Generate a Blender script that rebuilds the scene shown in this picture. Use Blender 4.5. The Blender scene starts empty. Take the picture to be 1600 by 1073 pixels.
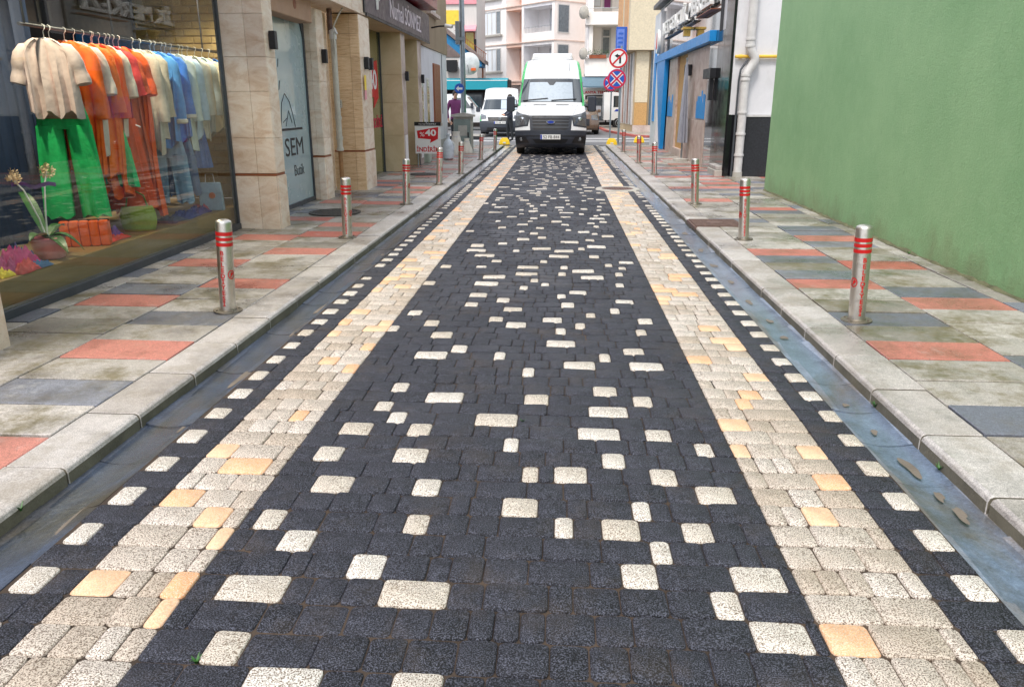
import bpy, bmesh, math, random
from mathutils import Vector, Matrix

# ------------------------------------------------------------------ camera, sky, sun, exposure
scene = bpy.context.scene
COL = scene.collection
RAD = math.radians
CAM_R = [[0.99818, 0.06033, 0.0], [0.01802, -0.29809, -0.95437], [-0.05758, 0.95263, -0.29864]]
cam_data = bpy.data.cameras.new("camera")
cam_data.lens = 27.0
cam_data.sensor_width = 36.0
cam_data.clip_start = 0.05
cam_data.clip_end = 2000.0
cam = bpy.data.objects.new("camera", cam_data)
COL.objects.link(cam)
r_, d_, f_ = CAM_R
cam.matrix_world = Matrix(((r_[0], -d_[0], -f_[0], 0.0), (r_[1], -d_[1], -f_[1], 0.0),
                           (r_[2], -d_[2], -f_[2], 1.5), (0, 0, 0, 1)))
scene.camera = cam

SUN_EL, SUN_AZ = RAD(58), RAD(202)      # azimuth clockwise from +Y: behind the camera, a little to the left
world = bpy.data.worlds.new("World")
scene.world = world
world.use_nodes = True
wn = world.node_tree
wn.nodes.clear()
sky = wn.nodes.new("ShaderNodeTexSky")
sky.sky_type = 'NISHITA'
sky.sun_disc = False
sky.sun_elevation = SUN_EL
sky.sun_rotation = SUN_AZ
sky.air_density = 1.0
sky.dust_density = 3.0
sky.ozone_density = 1.0
# broken cloud over the whole sky
tc = wn.nodes.new("ShaderNodeTexCoord")
mp = wn.nodes.new("ShaderNodeMapping"); mp.inputs["Scale"].default_value = (1, 1, 2.2)
cn = wn.nodes.new("ShaderNodeTexNoise"); cn.inputs["Scale"].default_value = 2.3
cn.inputs["Detail"].default_value = 6; cn.inputs["Roughness"].default_value = 0.6
cr = wn.nodes.new("ShaderNodeValToRGB")
cr.color_ramp.elements[0].position = 0.40; cr.color_ramp.elements[1].position = 0.64
cr.color_ramp.elements[0].color = (0.2, 0.2, 0.2, 1)
cmix = wn.nodes.new("ShaderNodeMix"); cmix.data_type = 'RGBA'
cmix.inputs["B"].default_value = (11.5, 11.9, 12.6, 1)
bg = wn.nodes.new("ShaderNodeBackground"); bg.inputs["Strength"].default_value = 0.105
wo = wn.nodes.new("ShaderNodeOutputWorld")
L = wn.links
L.new(tc.outputs["Generated"], mp.inputs["Vector"]); L.new(mp.outputs[0], cn.inputs["Vector"])
L.new(cn.outputs["Fac"], cr.inputs["Fac"]); L.new(cr.outputs["Color"], cmix.inputs["Factor"])
L.new(sky.outputs["Color"], cmix.inputs["A"]); L.new(cmix.outputs["Result"], bg.inputs["Color"])
L.new(bg.outputs[0], wo.inputs["Surface"])

sun_data = bpy.data.lights.new("sun", 'SUN')
sun_data.energy = 1.7
sun_data.angle = RAD(13)
sun_data.color = (1.0, 0.95, 0.88)
sun = bpy.data.objects.new("sun", sun_data)
COL.objects.link(sun)
sd = Vector((math.sin(SUN_AZ) * math.cos(SUN_EL), math.cos(SUN_AZ) * math.cos(SUN_EL), math.sin(SUN_EL)))
sun.rotation_euler = sd.to_track_quat('Z', 'Y').to_euler()
sun.location = sd * 50

scene.view_settings.view_transform = 'Standard'
scene.view_settings.look = 'None'
scene.view_settings.exposure = 0.7
scene.view_settings.gamma = 1.0
scene.cycles.max_bounces = 8
scene.cycles.diffuse_bounces = 4
scene.cycles.transparent_max_bounces = 12
scene.cycles.caustics_reflective = False
scene.cycles.caustics_refractive = False
scene.cycles.use_denoising = True
scene.cycles.sample_clamp_indirect = 6.0

rng = random.Random(7)

# ------------------------------------------------------------------ materials
def lin(c):
    c = c / 255.0
    return c / 12.92 if c <= 0.04045 else ((c + 0.055) / 1.055) ** 2.4

def S(r, g, b, k=1.0):
    return (lin(r) * k, lin(g) * k, lin(b) * k, 1.0)

def newmat(name):
    m = bpy.data.materials.new(name)
    m.use_nodes = True
    nt = m.node_tree
    b = nt.nodes["Principled BSDF"]
    g = nt.nodes.new("ShaderNodeNewGeometry")
    return m, nt, b, g.outputs["Position"]

def noise(nt, vec, scale, detail=4.0, rough=0.6, stretch=None, distort=0.0):
    if stretch:
        mpn = nt.nodes.new("ShaderNodeMapping")
        mpn.inputs["Scale"].default_value = stretch
        nt.links.new(vec, mpn.inputs["Vector"]); vec = mpn.outputs[0]
    n = nt.nodes.new("ShaderNodeTexNoise")
    n.inputs["Scale"].default_value = scale
    n.inputs["Detail"].default_value = detail
    n.inputs["Roughness"].default_value = rough
    n.inputs["Distortion"].default_value = distort
    nt.links.new(vec, n.inputs["Vector"])
    return n.outputs["Fac"]

def ramp(nt, fac, stops):
    r = nt.nodes.new("ShaderNodeValToRGB")
    e = r.color_ramp.elements
    while len(e) < len(stops):
        e.new(0.5)
    for i, (p, c) in enumerate(stops):
        e[i].position = p
        e[i].color = c if isinstance(c, (tuple, list)) else (c, c, c, 1)
    nt.links.new(fac, r.inputs["Fac"])
    return r.outputs["Color"]

def mix(nt, fac, a, b, mode='MIX'):
    n = nt.nodes.new("ShaderNodeMix"); n.data_type = 'RGBA'; n.blend_type = mode
    for sock, v in (("Factor", fac), ("A", a), ("B", b)):
        if hasattr(v, "is_linked"):
            nt.links.new(v, n.inputs[sock])
        else:
            n.inputs[sock].default_value = v
    return n.outputs["Result"]

def bump(nt, b, height, strength=0.3, dist=0.01):
    n = nt.nodes.new("ShaderNodeBump")
    n.inputs["Strength"].default_value = strength
    n.inputs["Distance"].default_value = dist
    nt.links.new(height, n.inputs["Height"])
    nt.links.new(n.outputs[0], b.inputs["Normal"])

def simple(name, col, rough=0.6, metal=0.0, var=0.18, scale=6.0, bmp=0.0, bscale=80.0, rvar=0.1, spec=0.5, coat=0.0, stretch=None):
    m, nt, b, P = newmat(name)
    f = noise(nt, P, scale, 5, 0.62, stretch)
    lo = tuple(c * (1 - var) for c in col[:3]) + (1,)
    hi = tuple(min(1, c * (1 + var)) for c in col[:3]) + (1,)
    nt.links.new(ramp(nt, f, [(0.3, lo), (0.7, hi)]), b.inputs["Base Color"])
    nt.links.new(ramp(nt, noise(nt, P, scale * 1.7, 4), [(0.3, max(0.02, rough - rvar)), (0.7, min(1, rough + rvar))]), b.inputs["Roughness"])
    b.inputs["Metallic"].default_value = metal
    b.inputs["Specular IOR Level"].default_value = spec
    b.inputs["Coat Weight"].default_value = coat
    if bmp:
        bump(nt, b, noise(nt, P, bscale, 3), bmp)
    return m

def attr(nt, name="tint"):
    a = nt.nodes.new("ShaderNodeAttribute"); a.attribute_name = name
    return a.outputs["Color"]

def paver_mat(name, c1, c2, speck, speck_amt, rough, dirt, dirt_amt, wet=0.0, contrast=0.25, spec=0.4):
    """exposed-aggregate concrete paver: per-stone tint, grain, dirt blotches"""
    m, nt, b, P = newmat(name)
    base = mix(nt, attr(nt), c1, c2)
    grain = noise(nt, P, 230, 2, 0.55)
    col = mix(nt, ramp(nt, grain, [(0.5 - speck_amt * 0.2, 1.0), (0.53, 0.0)]), base, speck)
    col = mix(nt, 1.0, col, ramp(nt, noise(nt, P, 170, 4, 0.75), [(0.32, 1 - contrast), (0.5, 1.0), (0.68, 1 + contrast)]), 'MULTIPLY')
    col = mix(nt, 1.0, col, ramp(nt, noise(nt, P, 22, 5, 0.7), [(0.3, 1 - contrast * 0.6), (0.7, 1 + contrast * 0.4)]), 'MULTIPLY')
    big = noise(nt, P, 3.2, 6, 0.68)
    col = mix(nt, ramp(nt, big, [(0.52, 0.0), (0.74, dirt_amt)]), col, dirt)
    nt.links.new(col, b.inputs["Base Color"])
    nt.links.new(ramp(nt, noise(nt, P, 1.3, 4), [(0.35, rough - wet), (0.65, rough)]), b.inputs["Roughness"])
    b.inputs["Specular IOR Level"].default_value = spec
    bump(nt, b, noise(nt, P, 190, 4, 0.75), 0.8, 0.006)
    return m

def tile_mat(name, c1, c2, moss, moss_amt):
    m, nt, b, P = newmat(name)
    base = mix(nt, attr(nt), c1, c2)
    col = mix(nt, ramp(nt, noise(nt, P, 190, 2), [(0.42, 0.0), (0.6, 0.45)]), base, (0.04, 0.04, 0.04, 1))
    col = mix(nt, 1.0, col, ramp(nt, noise(nt, P, 45, 5, 0.75), [(0.3, 0.78), (0.7, 1.15)]), 'MULTIPLY')
    st = noise(nt, P, 2.6, 9, 0.74)
    col = mix(nt, ramp(nt, st, [(0.47, 0.0), (0.62, moss_amt)]), col, moss)
    wetn = noise(nt, P, 1.1, 8, 0.7)
    wet = ramp(nt, wetn, [(0.48, 0.0), (0.60, 1.0)])
    col = mix(nt, wet, col, mix(nt, 1.0, col, (0.72, 0.72, 0.73, 1), 'MULTIPLY'))
    pale = noise(nt, P, 5.5, 5, 0.7)
    col = mix(nt, ramp(nt, pale, [(0.58, 0.0), (0.75, 0.35)]), col, S(205, 203, 196))
    nt.links.new(col, b.inputs["Base Color"])
    nt.links.new(ramp(nt, wetn, [(0.44, 0.6), (0.62, 0.22)]), b.inputs["Roughness"])
    bump(nt, b, noise(nt, P, 120, 4, 0.7), 0.25, 0.004)
    return m

MT = {}
MT['dark_paver'] = paver_mat("dark_paver", S(9, 10, 15), S(32, 32, 39), S(84, 86, 98), 0.45, 0.74, S(84, 72, 60), 0.38, 0.24, 0.6, 0.32)
MT['white_paver'] = paver_mat("white_paver", S(222, 212, 198), S(242, 236, 228), S(120, 100, 80), 0.6, 0.6, S(170, 152, 128), 0.4)
MT['beige_paver'] = paver_mat("beige_paver", S(206, 191, 174), S(236, 226, 216), S(104, 86, 70), 0.55, 0.6, S(172, 155, 134), 0.4)
MT['orange_paver'] = paver_mat("orange_paver", S(238, 172, 120), S(246, 200, 160), S(232, 206, 178), 0.5, 0.6, S(206, 160, 120), 0.4)
MT['sand'] = simple("joint_sand", S(62, 50, 40), 0.9, var=0.8, scale=1.6, bmp=0.4)
MT['tile_grey'] = tile_mat("tile_grey", S(150, 143, 134), S(206, 199, 192), S(108, 98, 68), 0.85)
MT['tile_blue'] = tile_mat("tile_blue", S(108, 112, 124), S(140, 143, 154), S(100, 94, 84), 0.6)
MT['tile_red'] = tile_mat("tile_red", S(192, 104, 88), S(208, 136, 122), S(172, 118, 100), 0.5)
MT['kerb_face'] = simple("grimy_kerb_face", S(104, 98, 84), 0.7, var=0.35, scale=5, bmp=0.4)
MT['soffit_blue'] = simple("soffit_blue", S(24, 112, 160), 0.6)
MT['pale_letter'] = simple("pale_letters", S(214, 204, 214), 0.4)
MT['kerb'] = tile_mat("kerb_stone", S(186, 178, 172), S(212, 206, 202), S(136, 126, 110), 0.55)
MT['asphalt'] = simple("asphalt", S(104, 104, 106), 0.7, var=0.25, scale=1.2, bmp=0.5, bscale=140, rvar=0.2)
MT['ground'] = simple("ground", S(110, 106, 100), 0.9, var=0.2)
MT['road_paint'] = simple("road_paint", S(226, 226, 224), 0.6, var=0.15, scale=9)
MT['soil'] = simple("bedding", S(48, 46, 36), 0.95, var=0.4)

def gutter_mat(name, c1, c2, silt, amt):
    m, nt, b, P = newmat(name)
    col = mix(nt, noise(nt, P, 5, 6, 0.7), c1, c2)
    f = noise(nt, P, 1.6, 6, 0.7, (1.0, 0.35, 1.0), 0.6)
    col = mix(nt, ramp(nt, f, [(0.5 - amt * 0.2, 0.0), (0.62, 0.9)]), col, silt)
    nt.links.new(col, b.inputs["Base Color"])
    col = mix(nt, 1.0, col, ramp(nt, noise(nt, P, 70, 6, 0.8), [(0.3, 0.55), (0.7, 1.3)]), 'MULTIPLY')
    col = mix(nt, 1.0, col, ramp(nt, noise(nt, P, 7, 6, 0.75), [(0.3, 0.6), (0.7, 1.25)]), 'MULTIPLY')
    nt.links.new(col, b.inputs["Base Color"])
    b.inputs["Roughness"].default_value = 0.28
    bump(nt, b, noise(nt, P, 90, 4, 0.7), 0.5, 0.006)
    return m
MT['gutter_r'] = gutter_mat("gutter_concrete", S(116, 130, 152), S(152, 164, 182), S(116, 104, 90), 0.15)  # blue of the reflected sky is put into the concrete colour
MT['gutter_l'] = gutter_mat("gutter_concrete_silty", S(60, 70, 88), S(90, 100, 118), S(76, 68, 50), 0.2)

def schlick(nt, f0, normal=None):
    """reflectance that is the same from both sides of a thin sheet"""
    g = nt.nodes.new("ShaderNodeNewGeometry")
    dt = nt.nodes.new("ShaderNodeVectorMath"); dt.operation = 'DOT_PRODUCT'
    nt.links.new(normal if normal else g.outputs["Normal"], dt.inputs[0]); nt.links.new(g.outputs["Incoming"], dt.inputs[1])
    def mth(op, a, b=None):
        n = nt.nodes.new("ShaderNodeMath"); n.operation = op; n.use_clamp = False
        for i, v in enumerate((a, b)):
            if v is None: continue
            if hasattr(v, "is_linked"): nt.links.new(v, n.inputs[i])
            else: n.inputs[i].default_value = v
        return n.outputs[0]
    c = mth('ABSOLUTE', dt.outputs["Value"])
    p = mth('POWER', mth('SUBTRACT', 1.0, c), 5.0)
    return mth('ADD', f0, mth('MULTIPLY', p, 1.0 - f0))

def water_mat(name, tint):
    m, nt, b, P = newmat(name)
    nt.nodes.remove(b)
    out = nt.nodes["Material Output"]
    tr = nt.nodes.new("ShaderNodeBsdfTransparent"); tr.inputs["Color"].default_value = tint
    gl = nt.nodes.new("ShaderNodeBsdfGlossy"); gl.inputs["Roughness"].default_value = 0.24
    gl.inputs["Color"].default_value = (1, 1, 1, 1)
    bn = nt.nodes.new("ShaderNodeBump"); bn.inputs["Strength"].default_value = 0.25; bn.inputs["Distance"].default_value = 0.01
    nt.links.new(noise(nt, P, 14, 3), bn.inputs["Height"])
    nt.links.new(bn.outputs[0], gl.inputs["Normal"])
    mx = nt.nodes.new("ShaderNodeMixShader")
    nt.links.new(schlick(nt, 0.04, bn.outputs[0]), mx.inputs[0]); nt.links.new(tr.outputs[0], mx.inputs[1]); nt.links.new(gl.outputs[0], mx.inputs[2])
    nt.links.new(mx.outputs[0], out.inputs["Surface"])
    return m
MT['water'] = water_mat("gutter_water", (0.80, 0.84, 0.88, 1))

def glass_mat(name, tint=(0.85, 0.90, 0.88, 1), ior=1.5, rough=0.0):
    m, nt, b, P = newmat(name)
    nt.nodes.remove(b)
    out = nt.nodes["Material Output"]
    tr = nt.nodes.new("ShaderNodeBsdfTransparent"); tr.inputs["Color"].default_value = tint
    gl = nt.nodes.new("ShaderNodeBsdfGlossy"); gl.inputs["Roughness"].default_value = rough
    mx = nt.nodes.new("ShaderNodeMixShader")
    nt.links.new(schlick(nt, ((ior - 1) / (ior + 1)) ** 2), mx.inputs[0]); nt.links.new(tr.outputs[0], mx.inputs[1]); nt.links.new(gl.outputs[0], mx.inputs[2])
    nt.links.new(mx.outputs[0], out.inputs["Surface"])
    return m
MT['glass'] = glass_mat("shop_glass", (0.92, 0.95, 0.93, 1), 1.52)
def steel_mat():
    m, nt, b, P = newmat("brushed_steel")
    col = mix(nt, noise(nt, P, 30, 5, 0.62, (1, 1, 0.1)), S(196, 190, 182), S(222, 217, 210))
    gr_ = noise(nt, P, 14, 8, 0.75)
    col = mix(nt, ramp(nt, gr_, [(0.50, 0.0), (0.70, 0.55)]), col, S(112, 100, 84))
    nt.links.new(col, b.inputs["Base Color"])
    nt.links.new(ramp(nt, gr_, [(0.4, 0.28), (0.7, 0.6)]), b.inputs["Roughness"])
    b.inputs["Metallic"].default_value = 1.0
    return m
MT['steel'] = steel_mat()
MT['red_paint'] = simple("red_reflective_paint", S(196, 24, 26), 0.4, var=0.1)
MT['black_metal'] = simple("black_metal", S(20, 21, 27), 0.5, var=0.2)
MT['dark_frame'] = simple("dark_grey_frame", S(62, 66, 72), 0.45, var=0.12)
MT['plate_rust'] = simple("worn_flange", S(120, 112, 100), 0.5, 0.6, 0.35, 20)

def travertine(name, c1, c2, c3, band=9.0, streak=0.8, st=(0.35, 0.35, 3.2)):
    m, nt, b, P = newmat(name)
    w = noise(nt, P, band, 6, 0.68, st, 0.9)
    col = ramp(nt, w, [(0.28, c3), (0.46, c1), (0.62, c2), (0.8, c1)])
    pits = noise(nt, P, 60, 4, 0.7, (1, 1, 2.4))
    col = mix(nt, ramp(nt, pits, [(0.30, streak), (0.40, 0.0)]), col, tuple(c * 0.35 for c in c3[:3]) + (1,))
    big = noise(nt, P, 1.4, 4)
    col = mix(nt, ramp(nt, big, [(0.4, 0.0), (0.7, 0.35)]), col, c2)
    nt.links.new(mix(nt, 1.0, col, mix(nt, attr(nt), (0.82, 0.8, 0.78, 1), (1, 1, 1, 1)), 'MULTIPLY'), b.inputs["Base Color"])
    b.inputs["Roughness"].default_value = 0.55
    bump(nt, b, pits, 0.25, 0.004)
    return m
MT['travertine'] = travertine("travertine", S(228, 206, 184), S(242, 228, 212), S(206, 172, 142), 4.5, 0.7, (0.7, 0.7, 1.7))
MT['travertine_vein'] = travertine("veined_travertine", S(212, 178, 138), S(228, 200, 164), S(162, 120, 82), 13.0, 0.95)
MT['pink_marble'] = travertine("pink_marble", S(190, 170, 160), S(206, 192, 184), S(160, 132, 122), 3.0, 0.3, (1, 1, 1))
MT['limestone'] = travertine("limestone_panel", S(204, 184, 148), S(216, 198, 164), S(196, 174, 138), 2.0, 0.05, (1, 1, 1))

def wall_mat(name, c1, c2, stain, amt, rough=0.75, vertical=True, bmp=0.2):
    """painted render with streaks of grime"""
    m, nt, b, P = newmat(name)
    col = mix(nt, ramp(nt, noise(nt, P, 1.3, 8, 0.72), [(0.34, 0.0), (0.66, 1.0)]), c1, c2)
    f = noise(nt, P, 2.6, 7, 0.7, (1, 1, 0.28) if vertical else None, 0.5)
    col = mix(nt, ramp(nt, f, [(0.52, 0.0), (0.72, amt)]), col, stain)
    fine = noise(nt, P, 38, 4, 0.75)
    col = mix(nt, ramp(nt, fine, [(0.24, 0.35), (0.36, 0.0)]), col, stain)
    nt.links.new(col, b.inputs["Base Color"])
    nt.links.new(ramp(nt, f, [(0.3, rough - 0.12), (0.7, rough + 0.1)]), b.inputs["Roughness"])
    bump(nt, b, noise(nt, P, 55, 5, 0.75), bmp, 0.01)
    return m
def green_wall_mat():
    m, nt, b, P = newmat("green_render")
    col = mix(nt, ramp(nt, noise(nt, P, 0.7, 8, 0.7), [(0.25, 0.0), (0.75, 1.0)]), S(120, 164, 114), S(150, 188, 138))
    col = mix(nt, ramp(nt, noise(nt, P, 6.0, 7, 0.75), [(0.5, 0.0), (0.74, 0.3)]), col, S(160, 192, 146))
    # splashed mud and algae in ragged patches low on the wall
    sp = nt.nodes.new("ShaderNodeSeparateXYZ"); nt.links.new(P, sp.inputs[0])
    a = nt.nodes.new("ShaderNodeMath"); a.operation = 'MULTIPLY_ADD'; a.inputs[1].default_value = -0.75; a.inputs[2].default_value = 0.84
    nt.links.new(sp.outputs["Z"], a.inputs[0])
    ad = nt.nodes.new("ShaderNodeMath"); ad.operation = 'ADD'
    nt.links.new(a.outputs[0], ad.inputs[0]); nt.links.new(noise(nt, P, 3.0, 8, 0.75, (1, 1, 0.6)), ad.inputs[1])
    mr = nt.nodes.new("ShaderNodeMapRange"); mr.inputs[1].default_value = 1.05; mr.inputs[2].default_value = 1.45; mr.inputs[3].default_value = 0.0; mr.inputs[4].default_value = 0.75
    nt.links.new(ad.outputs[0], mr.inputs[0])
    col = mix(nt, mr.outputs[0], col, S(112, 112, 80))
    # thin scratches
    sc_ = noise(nt, P, 9.0, 3, 0.5, (1, 1.6, 0.22), 1.2)
    col = mix(nt, ramp(nt, sc_, [(0.492, 0.0), (0.5, 0.28), (0.508, 0.0)]), col, S(84, 112, 76))
    nt.links.new(col, b.inputs["Base Color"])
    b.inputs["Roughness"].default_value = 0.6
    bump(nt, b, noise(nt, P, 42, 6, 0.8), 0.6, 0.012)
    return m
MT['green_wall'] = green_wall_mat()
MT['white_wall'] = wall_mat("white_render", S(206, 206, 210), S(220, 219, 222), S(176, 174, 172), 0.4)
MT['brown_wall'] = wall_mat("brown_render", S(140, 120, 96), S(152, 132, 106), S(112, 96, 78), 0.4)
MT['beige_wall'] = wall_mat("beige_render", S(186, 166, 132), S(198, 178, 146), S(160, 140, 106), 0.3, bmp=0.05)
MT['apt_white'] = wall_mat("apartment_white", S(246, 242, 240), S(252, 249, 248), S(224, 216, 212), 0.25, bmp=0.05)
MT['apt_pink'] = wall_mat("apartment_pink", S(232, 194, 176), S(238, 206, 190), S(190, 150, 134), 0.3, bmp=0.05)
MT['apt_rose'] = wall_mat("apartment_side", S(238, 228, 222), S(242, 234, 230), S(216, 204, 198), 0.3, bmp=0.05)
MT['roughcast'] = simple("roughcast_cream", S(206, 194, 168), 0.85, var=0.12, scale=14, bmp=0.9, bscale=34)
MT['tan_pebble'] = simple("tan_pebble", S(186, 146, 94), 0.85, var=0.3, scale=40, bmp=0.9, bscale=40)
MT['orange_stone'] = simple("orange_stone", S(206, 160, 116), 0.8, var=0.15)
MT['black_marble'] = simple("black_marble", S(24, 24, 28), 0.08, var=0.5, scale=3, rvar=0.04, spec=0.6)
MT['mirror_panel'] = simple("dark_mirror_panel", S(30, 30, 34), 0.05, 0.0, 0.2, rvar=0.02, spec=1.0, coat=1.0)
MT['black_tile'] = simple("black_speckled_panel", S(34, 35, 40), 0.4, var=0.5, scale=26)
MT['blue'] = simple("blue_panel", S(24, 138, 212), 0.4, var=0.06)
MT['white_pvc'] = simple("white_pvc", S(198, 196, 194), 0.4, var=0.1, scale=9)
MT['grey_pvc'] = simple("grey_pvc", S(182, 178, 166), 0.5, var=0.15, scale=9)
MT['yellow_pipe'] = simple("yellow_gas_pipe", S(226, 182, 62), 0.5, var=0.12)
MT['white_plastic'] = simple("white_plastic", S(226, 226, 224), 0.45, var=0.05)
MT['rubber'] = simple("tyre_rubber", S(26, 26, 27), 0.8, var=0.2, scale=20)
MT['black_plastic'] = simple("black_plastic", S(48, 53, 63), 0.5, var=0.12, scale=10)
MT['van_white'] = simple("van_white", S(218, 220, 221), 0.3, var=0.0, coat=0.6, scale=2)
MT['van_green'] = simple("van_green", S(64, 178, 96), 0.3, var=0.05, coat=0.6)
MT['car_glass'] = simple("vehicle_glass", S(38, 48, 52), 0.04, var=0.2, rvar=0.02, spec=0.9, coat=1.0)
MT['lamp_glass'] = simple("headlamp_glass", S(104, 108, 112), 0.1, 0.4, 0.35, 22, rvar=0.05, coat=1.0)
MT['chrome'] = simple("chrome", S(200, 204, 210), 0.15, 1.0, 0.05)
MT['alloy'] = simple("wheel_rim", S(150, 152, 156), 0.35, 0.8, 0.1)
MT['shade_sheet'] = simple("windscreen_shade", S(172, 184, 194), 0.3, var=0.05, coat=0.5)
MT['brown_paint'] = simple("brown_car_paint", S(98, 76, 58), 0.3, var=0.08, coat=0.6)
MT['silver_paint'] = simple("silver_paint", S(170, 172, 176), 0.35, 0.4, 0.1)
MT['plate'] = simple("number_plate", S(222, 222, 220), 0.4, var=0.03)
MT['plate_blue'] = simple("plate_blue", S(30, 60, 160), 0.4, var=0.03)
MT['ink'] = simple("black_ink", S(24, 24, 28), 0.5, var=0.05)
MT['navy_sign'] = simple("aubergine_sign", S(58, 44, 60), 0.45, var=0.15)
MT['red_clad'] = simple("dark_red_cladding", S(138, 40, 54), 0.35, var=0.1, coat=0.4)
MT['frosted'] = simple("frosted_film", S(156, 178, 184), 0.22, var=0.05, scale=1.2, coat=0.5)
MT['olive_glass'] = simple("olive_tinted_glass", S(118, 114, 62), 0.1, var=0.12, scale=1.5, coat=0.8)
MT['yellow_glass'] = simple("yellow_tinted_glass", S(172, 150, 56), 0.15, var=0.12, coat=0.6)
MT['brown_wood'] = simple("brown_shutter", S(142, 82, 52), 0.55, var=0.15, scale=12, stretch=(1, 1, 0.1))
MT['tan_box'] = simple("tan_panel", S(172, 138, 114), 0.7, var=0.06)
MT['teal'] = simple("teal_awning", S(24, 146, 164), 0.7, var=0.06)
MT['slate_awning'] = simple("slate_awning", S(98, 124, 142), 0.7, var=0.12)
MT['sign_white'] = simple("sign_white", S(232, 232, 230), 0.4, var=0.03)
MT['sign_red'] = simple("sign_red", S(200, 22, 34), 0.4, var=0.04)
MT['sign_magenta'] = simple("faded_sign_red", S(196, 30, 70), 0.45, var=0.05)
MT['sign_blue'] = simple("sign_blue", S(34, 84, 176), 0.4, var=0.05)
MT['galv'] = simple("galvanised_steel", S(142, 150, 156), 0.4, 0.7, 0.12, 12)
MT['util_green'] = simple("weathered_cabinet", S(122, 134, 130), 0.6, var=0.2, scale=5)
MT['util_grey'] = simple("cabinet_concrete", S(172, 168, 160), 0.8, var=0.15)
MT['sack'] = simple("white_sack", S(214, 210, 198), 0.7, var=0.1, bmp=0.2)
MT['yellow_block'] = simple("yellow_block", S(240, 196, 30), 0.55, var=0.1)
MT['gold'] = simple("gold_trim", S(206, 170, 90), 0.35, 0.7, 0.1)
MT['wood'] = simple("platform_wood", S(140, 116, 72), 0.5, var=0.16, scale=3, stretch=(3, 0.35, 6))
MT['brick'] = tile_mat("yellow_brick", S(196, 168, 112), S(214, 188, 132), S(180, 150, 96), 0.5)
MT['mortar'] = simple("mortar", S(176, 152, 116), 0.9)
MT['dark_room'] = simple("dark_interior", S(44, 36, 34), 0.8, var=0.3)
MT['navy'] = simple("navy_drape", S(14, 40, 72), 0.8, var=0.25, scale=4, stretch=(1, 6, 0.3))
MT['iron'] = simple("cast_iron", S(78, 76, 74), 0.5, 0.5, 0.3, 18, bmp=0.4)
MT['rust_iron'] = simple("rusty_grate", S(112, 88, 80), 0.65, 0.3, 0.35, 18, bmp=0.4)
MT['skin'] = simple("skin", S(206, 158, 132), 0.55, var=0.06)
MT['hair'] = simple("dark_hair", S(60, 50, 44), 0.7)
MT['jacket'] = simple("dark_jacket", S(50, 54, 72), 0.7, var=0.2)
MT['trousers'] = simple("dark_trousers", S(30, 34, 40), 0.8, var=0.15)
MT['purple_coat'] = simple("purple_coat", S(124, 52, 108), 0.7, var=0.15)
MT['leaf'] = simple("leaf_green", S(58, 104, 46), 0.45, var=0.25)
MT['white_curtain'] = simple("curtain", S(222, 228, 234), 0.8, var=0.08, scale=9, stretch=(4, 4, 0.2))
MT['window_dark'] = simple("window_glass_dark", S(92, 102, 110), 0.08, var=0.3, coat=0.8)
MT['apt_band'] = simple("apartment_band", S(212, 190, 178), 0.8)
MT['roof_tile'] = simple("roof_edge", S(120, 106, 102), 0.8, var=0.2)
MT['pink_paint'] = simple("pink_paint", S(222, 150, 160), 0.6, var=0.1)
MT['yellow_paint'] = simple("yellow_paint", S(232, 200, 70), 0.7, var=0.1)
MT['corrugated'] = simple("grey_cladding", S(206, 202, 198), 0.7, var=0.12, scale=10, stretch=(4, 1, 0.1))
MT['mud'] = simple("wet_silt", S(112, 102, 92), 0.5, var=0.2, bmp=0.4)
MT['clear_sheet'] = glass_mat("clear_plastic_sheet", (0.86, 0.88, 0.92, 1), 1.45, 0.12)

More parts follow.
